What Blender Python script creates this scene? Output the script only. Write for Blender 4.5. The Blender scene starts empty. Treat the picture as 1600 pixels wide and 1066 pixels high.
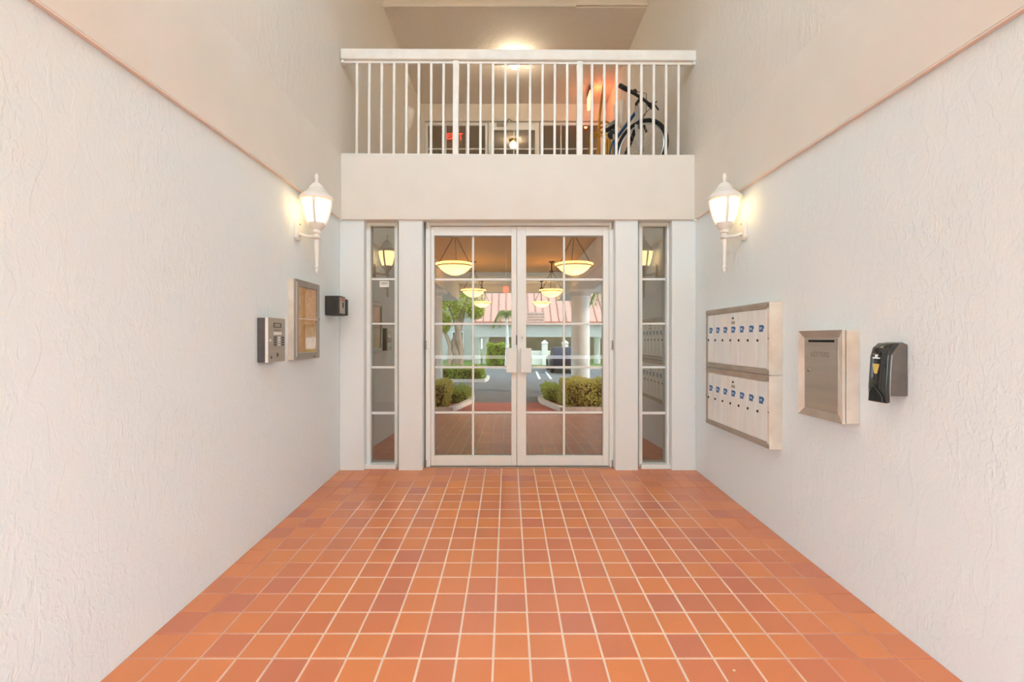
import bpy, bmesh, math, random
from mathutils import Vector, Matrix

SC = bpy.context.scene
COL = SC.collection
random.seed(7)

# ------------------------------------------------------------------ camera
CAM_H = 1.30
cam = bpy.data.cameras.new('camera'); cam.sensor_width = 36.0; cam.lens = 727 / 1600 * 36.0
cam.shift_x = 6 / 1600; cam.shift_y = -3 / 1600; cam.clip_start = 0.02; cam.clip_end = 400
camo = bpy.data.objects.new('camera', cam); COL.objects.link(camo)
camo.location = (0, 0, CAM_H); camo.rotation_euler = (math.radians(90), 0, 0)
SC.camera = camo
# ------------------------------------------------------------------ sky, sun, exposure
W = bpy.data.worlds.new('sky'); SC.world = W; W.use_nodes = True
bgn = W.node_tree.nodes['Background']; bgn.inputs['Color'].default_value = (0.67, 0.865, 1.0, 1); bgn.inputs['Strength'].default_value = 3.0
sun = bpy.data.lights.new('sun', 'SUN'); sun.energy = 2.4; sun.angle = math.radians(3); sun.color = (1, 0.93, 0.82)
suno = bpy.data.objects.new('sun', sun); COL.objects.link(suno)
suno.rotation_euler = Vector((-0.85, -0.27, -0.60)).to_track_quat('-Z', 'Y').to_euler(); suno.location = (30, 10, 22)
SC.view_settings.view_transform = 'Standard'; SC.view_settings.look = 'None'
SC.view_settings.gamma = 1.0; SC.view_settings.use_curve_mapping = False
SC.view_settings.exposure = 1.22
SC.cycles.max_bounces = 7; SC.cycles.diffuse_bounces = 5; SC.cycles.glossy_bounces = 3; SC.cycles.transparent_max_bounces = 12
SC.cycles.sample_clamp_indirect = 8.0
SC.cycles.use_denoising = True; SC.cycles.use_adaptive_sampling = True; SC.cycles.adaptive_threshold = 0.03; SC.cycles.use_light_tree = False

# ------------------------------------------------------------------ helpers
def lin(c):
    return tuple(((v / 255) / 12.92 if v / 255 <= 0.04045 else ((v / 255 + 0.055) / 1.055) ** 2.4) for v in c)

def mat(name, rgb, rough=0.5, metal=0.0, emit=None, es=0.0, spec=0.5):
    m = bpy.data.materials.new(name); m.use_nodes = True
    b = m.node_tree.nodes['Principled BSDF']
    b.inputs['Base Color'].default_value = (*lin(rgb), 1); b.inputs['Roughness'].default_value = rough
    b.inputs['Metallic'].default_value = metal; b.inputs['Specular IOR Level'].default_value = spec
    if emit: b.inputs['Emission Color'].default_value = (*lin(emit), 1); b.inputs['Emission Strength'].default_value = es
    return m

def nodes(m):
    return m.node_tree.nodes, m.node_tree.links, m.node_tree.nodes['Principled BSDF']

def coords(m, scale=(1, 1, 1)):
    n, l, b = nodes(m)
    tc = n.new('ShaderNodeTexCoord'); mp = n.new('ShaderNodeMapping'); mp.inputs['Scale'].default_value = scale
    l.new(tc.outputs['Object'], mp.inputs['Vector']); return mp.outputs['Vector']

def noise(m, vec, scale, detail=3, rough=0.5, dist=0.0):
    n, l, b = nodes(m)
    t = n.new('ShaderNodeTexNoise'); t.inputs['Scale'].default_value = scale; t.inputs['Detail'].default_value = detail
    t.inputs['Roughness'].default_value = rough; t.inputs['Distortion'].default_value = dist
    if vec: l.new(vec, t.inputs['Vector'])
    return t.outputs['Fac']

def ramp(m, fac, stops):
    n, l, b = nodes(m)
    r = n.new('ShaderNodeValToRGB'); e = r.color_ramp.elements
    while len(e) < len(stops): e.new(0.5)
    for k, (p, c) in enumerate(stops):
        e[k].position = p; e[k].color = (c, c, c, 1) if isinstance(c, (int, float)) else (*lin(c), 1)
    l.new(fac, r.inputs['Fac']); return r.outputs['Color']

def mth(m, op, a, b2):
    n, l, b = nodes(m); t = n.new('ShaderNodeMath'); t.operation = op
    for k, v in enumerate((a, b2)):
        if isinstance(v, (int, float)): t.inputs[k].default_value = v
        else: l.new(v, t.inputs[k])
    return t.outputs[0]

def bump(m, h, strength=0.3, dist=0.01):
    n, l, b = nodes(m); t = n.new('ShaderNodeBump'); t.inputs['Strength'].default_value = strength; t.inputs['Distance'].default_value = dist
    l.new(h, t.inputs['Height']); l.new(t.outputs['Normal'], b.inputs['Normal'])

def varied(name, rgb1, rgb2, scale=8, rough=0.6, detail=4, bstr=0.0, bdist=0.004, stretch=(1, 1, 1), metal=0.0):
    m = mat(name, rgb1, rough, metal); n, l, b = nodes(m)
    f = noise(m, coords(m, stretch), scale, detail)
    l.new(ramp(m, f, [(0.3, rgb1), (0.7, rgb2)]), b.inputs['Base Color'])
    if bstr: bump(m, f, bstr, bdist)
    return m

def stucco(name, rgb, k=1.0, stretch=(1, 1, 0.55)):
    """trowelled stucco: raised flat daubs with broken edges, fine sand between"""
    m = mat(name, rgb, 0.75, spec=0.3); n, l, b = nodes(m)
    v = coords(m, stretch)
    patch = ramp(m, noise(m, v, 2.6, 0), [(0.40, 0.12), (0.62, 1.0)])
    a = ramp(m, noise(m, v, 9, 3, 0.5, 0.9), [(0.50, 0.0), (0.53, 1.0)])
    c = ramp(m, noise(m, v, 30, 2, 0.6, 1.0), [(0.50, 0.0), (0.62, 1.0)])
    d = noise(m, v, 120, 1, 0.6)
    h = mth(m, 'ADD', mth(m, 'ADD', mth(m, 'MULTIPLY', a, 0.30), mth(m, 'MULTIPLY', mth(m, 'MULTIPLY', c, patch), 0.55)), mth(m, 'MULTIPLY', d, 0.30))
    bump(m, h, 0.45 * k, 0.006)
    return m

class MB:
    """collects shapes in world coordinates; build() links them as one mesh object"""
    def __init__(s): s.v = []; s.f = []
    def add(s, vs, fs, M=None):
        o = len(s.v)
        s.v += [tuple(M @ Vector(p)) if M else tuple(p) for p in vs]; s.f += [tuple(i + o for i in f) for f in fs]; return s
    def box(s, x0, x1, y0, y1, z0, z1, M=None):
        return s.add([(x0, y0, z0), (x1, y0, z0), (x1, y1, z0), (x0, y1, z0), (x0, y0, z1), (x1, y0, z1), (x1, y1, z1), (x0, y1, z1)],
                     [(0, 3, 2, 1), (4, 5, 6, 7), (0, 1, 5, 4), (1, 2, 6, 5), (2, 3, 7, 6), (3, 0, 4, 7)], M)
    def prism(s, pts, a, b, axis='y', M=None):
        """outline pts in the two other axes, extruded a..b along axis"""
        n = len(pts)
        def P(p, t): return {'x': (t, p[0], p[1]), 'y': (p[0], t, p[1]), 'z': (p[0], p[1], t)}[axis]
        return s.add([P(p, a) for p in pts] + [P(p, b) for p in pts],
                     [tuple(range(n)), tuple(range(2 * n - 1, n - 1, -1))] + [(i, n + i, n + (i + 1) % n, (i + 1) % n) for i in range(n)], M)
    def lathe(s, prof, seg=24, M=None, a0=0.0, a1=2 * math.pi):
        full = abs(a1 - a0 - 2 * math.pi) < 1e-6; n = seg if full else seg + 1
        vs = []; fs = []
        for (r, z) in prof:
            for k in range(n):
                a = a0 + (a1 - a0) * k / seg; vs.append((r * math.cos(a), r * math.sin(a), z))
        for i in range(len(prof) - 1):
            for k in range(seg):
                k2 = (k + 1) % n; fs.append((i * n + k, i * n + k2, (i + 1) * n + k2, (i + 1) * n + k))
        return s.add(vs, fs, M)
    def tube(s, pts, r, seg=8, closed=False, M=None):
        pts = [Vector(p) for p in pts]; n = len(pts); vs = []; fs = []
        rr = r if isinstance(r, (list, tuple)) else [r] * n
        up = None
        for i, p in enumerate(pts):
            t = (pts[(i + 1) % n] - pts[i - 1]) if closed else (pts[min(i + 1, n - 1)] - pts[max(i - 1, 0)])
            t.normalize()
            if up is None:
                up = t.orthogonal().normalized()
            up = (up - t * up.dot(t)).normalized(); sd = t.cross(up)
            for k in range(seg):
                a = 2 * math.pi * k / seg; vs.append(p + (up * math.cos(a) + sd * math.sin(a)) * rr[i])
        m = n if closed else n - 1
        for i in range(m):
            j = (i + 1) % n
            for k in range(seg):
                k2 = (k + 1) % seg; fs.append((i * seg + k, i * seg + k2, j * seg + k2, j * seg + k))
        if not closed:
            fs.append(tuple(range(seg - 1, -1, -1))); fs.append(tuple((n - 1) * seg + k for k in range(seg)))
        return s.add(vs, fs, M)
    def ball(s, c, r, seg=14, sc=(1, 1, 1)):
        h = seg // 2
        prof = [(max(1e-4, math.sin(math.pi * i / h)), -math.cos(math.pi * i / h)) for i in range(h + 1)]
        return s.lathe(prof, seg, Matrix.Translation(c) @ Matrix.Diagonal((r * sc[0], r * sc[1], r * sc[2], 1)))
    def build(s, name, m, parent=None, smooth=False, bevel=0.0, seg=1, org=None):
        o0 = Vector(org) if org is not None else (parent_org(parent) if parent else Vector((0, 0, 0)))
        me = bpy.data.meshes.new(name); me.from_pydata([tuple(Vector(p) - o0) for p in s.v], [], s.f); me.update()
        bm = bmesh.new(); bm.from_mesh(me)
        bmesh.ops.recalc_face_normals(bm, faces=bm.faces[:])
        if bevel:
            ed = [e for e in bm.edges if len(e.link_faces) == 2 and e.calc_face_angle(0) > 0.5]
            bmesh.ops.bevel(bm, geom=ed, offset=bevel, segments=seg, affect='EDGES', profile=0.5, clamp_overlap=True)
        bm.to_mesh(me); bm.free()
        if smooth:
            for p in me.polygons: p.use_smooth = True
            try: me.set_sharp_from_angle(angle=math.radians(50))
            except Exception: pass
        if m: me.materials.append(m)
        o = bpy.data.objects.new(name, me); COL.objects.link(o)
        if parent: o.parent = parent
        elif org is not None: o.location = o0
        return o

def parent_org(p):
    o = Vector((0, 0, 0))
    while p: o += p.location; p = p.parent
    return o

def tag(o, label=None, cat=None, group=None, kind=None):
    if label: o['label'] = label
    if cat: o['category'] = cat
    if group: o['group'] = group
    if kind: o['kind'] = kind
    return o

def thing(name, loc, label=None, cat=None, group=None, kind=None):
    o = bpy.data.objects.new(name, None); COL.objects.link(o); o.location = loc; o.empty_display_size = 0.1
    return tag(o, label, cat, group, kind)

def struct(o, label=None): return tag(o, label, kind='structure')

def dup(o, parent, dloc=(0, 0, 0), name=None):
    c = o.copy(); COL.objects.link(c); c.parent = parent; c.location = o.location + Vector(dloc)
    if name: c.name = name
    return c

def copy_tree(o, loc, parent=None, label=None):
    c = o.copy(); COL.objects.link(c); c.parent = parent
    if loc is not None: c.location = loc
    if label: c['label'] = label
    for ch in list(o.children): copy_tree(ch, None, c)
    return c

def text(parent, s, size, M, m, name='lettering', extr=0.0006, align='CENTER'):
    cu = bpy.data.curves.new('txt', 'FONT'); cu.body = s; cu.size = size; cu.extrude = extr; cu.align_x = align; cu.align_y = 'CENTER'
    t = bpy.data.objects.new('txt', cu); COL.objects.link(t)
    bpy.context.view_layer.update()
    me = bpy.data.meshes.new_from_object(t.evaluated_get(bpy.context.evaluated_depsgraph_get()))
    bpy.data.objects.remove(t); bpy.data.curves.remove(cu)
    me.transform(Matrix.Translation(-parent_org(parent)) @ M); me.materials.clear(); me.materials.append(m); me.name = name
    o = bpy.data.objects.new(name, me); COL.objects.link(o); o.parent = parent; return o

FX, VX, VY = 727.0, 794.0, 530.0
def px(x, Y): return (x - VX) * Y / FX                # metres right of the axis seen at column x, at depth Y
def pz(y, Y): return CAM_H + (VY - y) * Y / FX        # height seen at row y, at depth Y

# ------------------------------------------------------------------ materials
M = {}
M['stucco'] = stucco('white_stucco', (231, 238, 239), 1.0)
M['stucco_up'] = stucco('white_stucco_upper', (228, 222, 213), 1.1, (1, 1, 0.35))
M['stucco_ceiling'] = stucco('stucco_ceiling', (236, 226, 216), 1.4, (1, 1, 1))
M['peach'] = varied('peach_paint', (244, 224, 210), (240, 216, 200), 6, 0.7)  # peach colour paints in the warm light thrown up by the floor
M['pier'] = stucco('pier_stucco', (233, 237, 237), 0.45, (1, 1, 1))
M['smooth'] = varied('smooth_plaster', (232, 226, 217), (228, 221, 211), 3, 0.7, 3, 0.08, 0.003)
M['white'] = varied('white_enamel', (240, 242, 240), (236, 238, 234), 5, 0.35)
M['lampwhite'] = varied('lamp_white_paint', (242, 236, 228), (236, 229, 220), 12, 0.4)
M['railwhite'] = varied('rail_white_paint', (240, 236, 228), (232, 226, 216), 9, 0.4)
M['aluminium'] = varied('brushed_aluminium', (172, 165, 155), (158, 150, 140), 14, 0.4, 3, 0, 0, (1, 1, 0.05), 0.55)
M['steel'] = varied('stainless_plate', (188, 178, 164), (172, 162, 150), 20, 0.35, 3, 0, 0, (0.05, 0.05, 1), 0.5)
M['dark'] = varied('dark_grey_metal', (92, 90, 90), (80, 78, 78), 10, 0.5)
M['black'] = varied('black_plastic', (28, 28, 29), (38, 38, 39), 10, 0.35)
M['blackbox'] = varied('black_box_paint', (58, 56, 52), (48, 47, 45), 18, 0.5, 4, 0.2, 0.002)
M['hole'] = mat('slot_dark', (12, 11, 10), 0.9)
M['boxwhite'] = varied('mailbox_door_white', (238, 237, 233), (230, 228, 223), 3, 0.35, 3, 0, 0, (1, 6, 0.6))
M['boxframe'] = varied('mailbox_frame_taupe', (182, 170, 156), (166, 153, 138), 8, 0.45, 3, 0, 0, (1, 1, 1), 0.25)
M['boxside'] = varied('mailbox_side_cream', (232, 224, 212), (205, 192, 176), 5, 0.55, 5)
M['blue'] = varied('blue_tag', (28, 92, 150), (36, 104, 162), 30, 0.4)
M['tagwhite'] = mat('tag_number_white', (235, 240, 245), 0.5)
M['brass'] = varied('polished_brass', (214, 170, 84), (196, 150, 66), 9, 0.22, 3, 0, 0, (1, 1, 1), 0.95)
M['bronze'] = varied('dark_bronze', (52, 40, 30), (66, 50, 36), 14, 0.45, 3, 0, 0, (1, 1, 1), 0.5)
M['cork'] = varied('tan_cork', (214, 172, 118), (192, 146, 92), 22, 0.8, 5, 0.2, 0.002)
M['red'] = mat('exit_red', (225, 40, 30), 0.5, 0, (255, 40, 25), 3.0)
M['redlens'] = mat('exit_letters_red', (255, 60, 40), 0.5, 0, (255, 55, 30), 9.0)
M['amberlens'] = mat('exit_amber_edge', (255, 170, 110), 0.5, 0, (255, 150, 90), 2.5)
M['lampglass'] = mat('lit_frosted_glass', (255, 240, 210), 0.4, 0, (255, 214, 150), 1.9)
M['bowlglass'] = mat('lit_amber_bowl', (250, 225, 160), 0.4, 0, (255, 222, 156), 0.75)
M['ceilbulb'] = mat('lit_ceiling_bulb', (255, 240, 200), 0.4, 0, (255, 238, 204), 44.0)
M['signwhite'] = mat('sign_card_white', (240, 232, 224), 0.6)
M['ink'] = mat('sign_ink', (70, 66, 64), 0.7)
M['inkgrey'] = mat('sign_ink_grey', (120, 112, 106), 0.7)
M['rubber'] = mat('tyre_rubber', (26, 26, 28), 0.75)
M['silver'] = mat('bike_silver', (200, 202, 206), 0.3, 0.7)
M['bikeblue'] = mat('bike_blue_paint', (34, 98, 168), 0.3, 0.2)
M['amber'] = mat('amber_soap_window', (226, 196, 110), 0.3)
M['smoke'] = mat('smoked_black_cover', (34, 34, 36), 0.08, 0.0, spec=0.9)
M['greycover'] = varied('grey_plastic_side', (96, 94, 92), (112, 109, 105), 12, 0.3)
M['gloss'] = mat('chrome_trim', (225, 222, 218), 0.12, 0.9)
M['doormat'] = varied('charcoal_mat', (64, 62, 60), (50, 48, 46), 60, 0.95)

def glass_mat(name, refl, trans):
    m = bpy.data.materials.new(name); m.use_nodes = True; n = m.node_tree.nodes; l = m.node_tree.links; n.clear()
    o = n.new('ShaderNodeOutputMaterial'); g = n.new('ShaderNodeBsdfGlossy'); t = n.new('ShaderNodeBsdfTransparent'); a = n.new('ShaderNodeAddShader')
    g.inputs['Color'].default_value = (*refl, 1); g.inputs['Roughness'].default_value = 0.004; t.inputs['Color'].default_value = (*trans, 1)
    l.new(g.outputs[0], a.inputs[0]); l.new(t.outputs[0], a.inputs[1]); l.new(a.outputs[0], o.inputs['Surface']); return m
M['glass'] = glass_mat('tinted_reflective_glass', (0.275, 0.27, 0.26), (0.40, 0.37, 0.32))
M['glass_clear'] = glass_mat('clear_cabinet_glass', (0.08, 0.08, 0.08), (0.93, 0.93, 0.92))
M['frost'] = glass_mat('frosted_safety_strip', (0.3, 0.3, 0.3), (0.4, 0.4, 0.4))
_b = M['frost'].node_tree; _d = _b.nodes.new('ShaderNodeBsdfDiffuse'); _d.inputs['Color'].default_value = (0.35, 0.37, 0.36, 1)
_b.links.new(_d.outputs[0], [x for x in _b.nodes if x.type == 'ADD_SHADER'][0].inputs[1])

def tile_mat():
    m = mat('terracotta_tile', (205, 112, 74), 0.3, spec=0.45); n, l, b = nodes(m)
    oi = n.new('ShaderNodeObjectInfo'); ge = n.new('ShaderNodeNewGeometry')
    r = mth(m, 'FRACT', mth(m, 'ADD', oi.outputs['Random'], ge.outputs['Random Per Island']), 0)
    base = ramp(m, r, [(0.0, (218, 140, 106)), (0.3, (226, 147, 103)), (0.6, (232, 152, 99)), (0.85, (219, 140, 105)), (1.0, (210, 136, 112))])
    tc = n.new('ShaderNodeTexCoord')
    f = noise(m, tc.outputs['Object'], 130, 4, 0.7)
    mx = n.new('ShaderNodeMix'); mx.data_type = 'RGBA'; mx.blend_type = 'MULTIPLY'; mx.inputs[0].default_value = 0.35
    l.new(base, mx.inputs[6]); l.new(ramp(m, f, [(0.3, 0.7), (0.75, 1.0)]), mx.inputs[7]); l.new(mx.outputs[2], b.inputs['Base Color'])
    bump(m, f, 0.12, 0.001); return m
M['tile'] = tile_mat()

def grout_mat():
    """pale grout in the trodden middle, stained with terracotta dust along the walls"""
    m = mat('grout', (226, 205, 194), 0.85); n, l, b = nodes(m)
    tc = n.new('ShaderNodeTexCoord'); sp = n.new('ShaderNodeSeparateXYZ'); l.new(tc.outputs['Object'], sp.inputs[0])
    e = mth(m, 'ABSOLUTE', mth(m, 'SUBTRACT', sp.outputs['X'], 0.1), 0)
    f = mth(m, 'ADD', e, mth(m, 'MULTIPLY', mth(m, 'SUBTRACT', noise(m, tc.outputs['Object'], 2.2, 4), 0.5), 1.3))
    back = mth(m, 'MULTIPLY', mth(m, 'SUBTRACT', sp.outputs['Y'], 3.9), 0.9)
    f = mth(m, 'ADD', f, mth(m, 'MAXIMUM', back, 0))
    l.new(ramp(m, mth(m, 'MULTIPLY', f, 0.5), [(0.45, (246, 232, 222)), (0.9, (205, 134, 106))]), b.inputs['Base Color']); return m
M['grout'] = grout_mat()

# ------------------------------------------------------------------ measured frame of the place
XL, XR = -1.680, 1.872           # faces of the side walls
YD, YP, YH, YM = 4.75, 4.627, 4.600, 0.50   # door plane, pier fronts, header front, mouth of the passage
BZ0, BZ1 = 2.49, 3.125           # smooth band, lower and upper edge
SL = 0.0385
def fz(y): return -SL * (YD - y)
BI = 0.025                       # how far the band stands proud of the stucco
ZC, YC = 5.73, 6.22              # balcony ceiling height and front edge
YB = 8.76                        # back wall of the balcony
ZT = 7.0                         # ceiling of the tall passage

# ---- floor: grout bed + tiles
g = MB(); g.add([(XL, YM, fz(YM) - .10), (XR, YM, fz(YM) - .10), (XR, 4.86, fz(4.86) - .10), (XL, 4.86, fz(4.86) - .10),
                 (XL, YM, fz(YM) - .0022), (XR, YM, fz(YM) - .0022), (XR, 4.86, fz(4.86) - .0022), (XL, 4.86, fz(4.86) - .0022)],
                [(0, 3, 2, 1), (4, 5, 6, 7), (0, 1, 5, 4), (1, 2, 6, 5), (2, 3, 7, 6), (3, 0, 4, 7)])
floor = struct(g.build('floor', M['grout']), 'terracotta tiled floor of the entrance passage')
TP, TQ, GAP = (XR - XL) / 22, 0.162, 0.0098
tile_proto = MB().box(-TP / 2 + GAP / 2, TP / 2 - GAP / 2, -TQ / 2 + GAP / 2, TQ / 2 - GAP / 2, -.012, 0).build('tile', M['tile'], None, bevel=0.002)
tmesh = tile_proto.data; bpy.data.objects.remove(tile_proto)
spots = []
for k in range(-9, 17):
    for j in range(22):
        spots.append((XL + TP * (j + .5), 2.047 + TQ * (k + .5), k, j))
near = [s for s in spots if s[2] >= -1 and abs((s[0]) * FX / (s[1] + .08) + VX - 800) < 860][:300]
nset = {(s[2], s[3]) for s in near}
for (x, y, k, j) in near:
    t = bpy.data.objects.new('tile', tmesh); COL.objects.link(t); t.parent = floor
    t.location = (x + random.uniform(-.0008, .0008), y + random.uniform(-.0008, .0008), fz(y) + random.uniform(-.0007, .0003))
    t.rotation_euler = (math.atan(SL), 0, random.uniform(-.004, .004))
rest = MB()
for (x, y, k, j) in spots:
    if (k, j) in nset: continue
    a, b = TP / 2 - GAP / 2, TQ / 2 - GAP / 2
    y1 = min(y + b, 4.76)
    Mx = Matrix.Translation((x, y, fz(y))) @ Matrix.Rotation(math.atan(SL), 4, 'X')
    rest.box(-a, a, -b, y1 - y, -.012, 0, Mx)
r = rest.build('tile_field', M['tile'], floor); r['kind'] = 'stuff'

# ---- side walls
struct(MB().box(XL - .3, XL, YM, 4.9, -.6, BZ0 + .01).build('wall_left', M['stucco']), 'white stucco wall left of the entrance doors')
struct(MB().box(XR, XR + .3, YM, 4.9, -.6, BZ0 + .01).build('wall_right', M['stucco']), 'white stucco wall right of the entrance doors')
struct(MB().box(XL - .3, XL + BI, YM, YH + .02, BZ0, BZ1).build('trim_1', M['smooth'], bevel=.006), 'smooth plaster band along the left wall')
struct(MB().box(XR - BI, XR + .3, YM, YH + .02, BZ0, BZ1).build('trim_2', M['smooth'], bevel=.006), 'smooth plaster band along the right wall')
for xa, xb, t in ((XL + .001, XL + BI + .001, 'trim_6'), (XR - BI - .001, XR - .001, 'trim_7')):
    struct(MB().box(xa, xb, YM, YH, BZ0 - .006, BZ0 - .0005).build(t, M['peach']), 'added edge under the smooth band, tinted peach for warm floor bounce')
UL, UR = XL + .018, XR - .018
struct(MB().box(XL - .3, UL, YM, 11.2, BZ1 - .001, ZT).build('wall_upper_left', M['stucco_up']), 'rough stucco upper wall on the left')
struct(MB().box(UR, XR + .3, YM, 11.2, BZ1 - .001, ZT).build('wall_upper_right', M['stucco_up']), 'rough stucco upper wall on the right')
# ---- back wall: header panel with the four piers under it
wb = struct(MB().box(XL + BI - .001, XR - BI + .001, YH, 4.90, BZ0 - .008, BZ1).build('wall_back', M['smooth'], bevel=.005), 'smooth header panel above the entrance doors')
PIERS = [(XL, px(568.5, YP)), (px(622.5, YP), px(660, YP)), (px(961.5, YP), px(997.5, YP)), (px(1050, YP), XR)]
for (a, b) in PIERS:
    MB().box(a, b, YP, 4.90, -.1, BZ0).build('pier', M['pier'], wb, bevel=.008)
# ---- upper floor, its ceiling and the tall passage ceiling
struct(MB().box(XL - .3, XR + .3, YH + .05, 11.2, BZ1 - .14, BZ1 - .012).build('floor_upper', M['smooth']), 'balcony floor slab')
struct(MB().box(XL - .3, XR + .3, YC, 11.2, ZC, ZC + .2).build('ceiling_balcony', M['stucco_ceiling']), 'stucco ceiling over the balcony')
struct(MB().box(XL - .3, XR + .3, YC - .02, YC + .15, ZC + .02, ZT).build('wall_upper_back', M['smooth']), 'smooth wall face above the balcony ceiling')
struct(MB().box(UL, px(900, YC - .03), YC - .06, YC - .018, ZC - .02, ZC + .035).build('trim_3', M['smooth'], bevel=.008), 'rounded bead along the balcony ceiling edge')
struct(MB().box(px(900, YC - .03), UR, YC - .045, YC - .018, ZC + .01, ZC + .05).build('trim_4', M['smooth'], bevel=.008), 'thin bead along the right of the balcony ceiling edge')
struct(MB().box(XL - .3, XR + .3, YM - .15, 11.4, ZT, ZT + .2).build('ceiling', M['smooth']), 'high ceiling of the entrance passage')
# ---- front of the passage: lintel, and above it an unseen opening added to admit sky light
struct(MB().box(XL - .3, XR + .3, YM - .15, YM + .1, 3.8, 4.05).build('trim_5', M['smooth']), 'lintel over the mouth of the passage')
struct(MB().box(XL - .3, XR + .3, YM - .15, YM + .1, 5.9, ZT).build('wall_front_upper', M['smooth']), 'unseen wall over the opening added for sky light')
for k, (a, b) in enumerate(((-9.0, XL - .001), (XR + .001, 9.0))):
    struct(MB().box(a, b, YM - .25, YM, -1.0, ZT + .2).build('wall_front_left' if k == 0 else 'wall_front_right', M['stucco_up']), 'stucco front of the building beside the passage')
# ---- lobby behind the glass
LBK = 9.6
struct(MB().box(-3.2, 3.4, 4.86, LBK, -.12, -.005).build('floor_lobby', varied('lobby_floor', (150, 98, 74), (128, 82, 62), 6, 0.4)), 'dim lobby floor')
struct(MB().box(-3.2, 3.4, 4.90, LBK, 2.6, 2.7).build('ceiling_lobby', M['smooth']), 'lobby ceiling')
struct(MB().box(-3.3, 3.5, LBK, LBK + .1, -.1, 2.7).build('wall_lobby_back', varied('lobby_paint', (196, 170, 130), (184, 158, 118), 3, 0.8)), 'lobby back wall')
for k, x in enumerate((-3.3, 3.4)):
    struct(MB().box(x, x + .1, 4.9, LBK, -.1, 2.7).build('wall_lobby_left' if k == 0 else 'wall_lobby_right', M['smooth']), 'lobby side wall')
struct(MB().box(-9, 9, 11.2, 11.4, -.5, ZT + .2).build('wall_rear', M['smooth']), 'rear wall of the building')

# ------------------------------------------------------------------ doors and sidelights
YG = 4.775                                         # glass plane
Z = lambda y: pz(y, YD)
X = lambda x: px(x, YD)
ROWS = [(369.5, 435), (438.5, 504.5), (508, 572.5), (576, 643.5), (647, 711.5)]

df = thing('door_frame', (X(811), YD, 0), 'white metal frame around the double entrance doors', 'door frame')
MB().box(X(666), X(673.5), YD - .035, YD + .07, 0, Z(347)).build('jamb', M['white'], df, bevel=.003)
MB().box(X(951), X(957.5), YD - .035, YD + .07, 0, Z(347)).build('jamb', M['white'], df, bevel=.003)
MB().box(X(666), X(957.5), YD - .034, YD + .07, Z(354), BZ0 - .008).build('head', M['white'], df, bevel=.003)
MB().box(X(666), X(957.5), YD - .05, YD + .07, -.01, .008).build('threshold', M['aluminium'], df, bevel=.002)

def door(n, x0, x1, gx0, gx1, mx, meet, label):
    d = thing('door_%d' % n, (X((x0 + x1) / 2), YD, .01), label); struct(d)
    y0, y1 = YD - .022, YD + .03
    zb, zt = .012, Z(355)
    MB().box(X(x0), X(gx0), y0, y1, zb, zt).build('stile', M['white'], d, bevel=.003)
    MB().box(X(gx1), X(x1), y0, y1, zb, zt).build('stile', M['white'], d, bevel=.003)
    MB().box(X(gx0), X(gx1), y0, y1, Z(369), zt).build('top_rail', M['white'], d, bevel=.003)
    MB().box(X(gx0), X(gx1), y0, y1, zb, Z(712)).build('bottom_rail', M['white'], d, bevel=.003)
    for (a, b) in zip(ROWS[:-1], ROWS[1:]):
        MB().box(X(gx0), X(gx1), YG - .016, YG + .016, Z(b[0]), Z(a[1])).build('muntin', M['white'], d, bevel=.003)
    MB().box(X(mx) - .0105, X(mx) + .0105, YG - .0165, YG + .0165, Z(712), Z(369)).build('muntin', M['white'], d, bevel=.003)
    for (ya, yb) in ROWS:
        for (a, b) in ((gx0, mx - 1.5), (mx + 1.5, gx1)):
            MB().box(X(a), X(b), YG - .003, YG + .003, Z(yb), Z(ya)).build('pane', M['glass'], d)
    MB().box(X(gx0), X(gx1), YG - .0075, YG - .0045, Z(561), Z(555.5)).build('safety_strip', M['frost'], d)
    # pull plate, cylinder lock, hinges
    px0, px1 = (791, 807.5) if meet == 'r' else (813.5, 830)
    pl = MB().box(X(px0), X(px1), YD - .075, YD - .035, Z(582), Z(544)).build('pull_handle', M['white'], d, bevel=.006, seg=2)
    pc = (X((px0 + px1) / 2), YD - .03, Z(563))
    MB().box(pc[0] - .02, pc[0] + .02, YD - .05, YD - .01, pc[2] - .09, pc[2] + .09).build('standoff', M['white'], pl, bevel=.003)
    if meet == 'l':
        lk = MB().lathe([(.0001, -.014), (.017, -.014), (.019, -.010), (.019, 0)], 16, Matrix.Translation((X(815.5), YD - .022, Z(528))) @ Matrix.Rotation(-math.pi / 2, 4, 'X') @ Matrix.Diagonal((1, 1, -1, 1))).build('lock_cylinder', M['aluminium'], d, smooth=True)
        MB().box(X(815.5) - .002, X(815.5) + .002, YD - .040, YD - .034, Z(530), Z(526)).build('keyhole', M['hole'], lk)
        MB().box(X(806.3), X(808), YD - .028, YD - .0215, Z(539), Z(524)).build('latch_slot', M['dark'], d)
    hx = X(668) if meet == 'r' else X(952.5)
    for yy in (353, 539, 724):
        h = MB().box(hx - .012, hx + .02, YD - .048, YD - .022, Z(yy + 6.5), Z(yy - 6.5)).build('hinge', M['white'], d, bevel=.004)
        MB().tube([(hx - .008 if meet == 'r' else hx + .016, YD - .05, Z(yy + 7)), (hx - .008 if meet == 'r' else hx + .016, YD - .05, Z(yy - 7))], .006, 8).build('hinge_pin', M['aluminium'], h, smooth=True)
    return d
d1 = door(1, 673.8, 807.2, 679, 799, 739, 'r', 'left leaf of the white glazed entrance double door')
d2 = door(2, 807.8, 950.8, 822, 942, 881.5, 'l', 'right leaf of the white glazed entrance double door')

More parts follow.
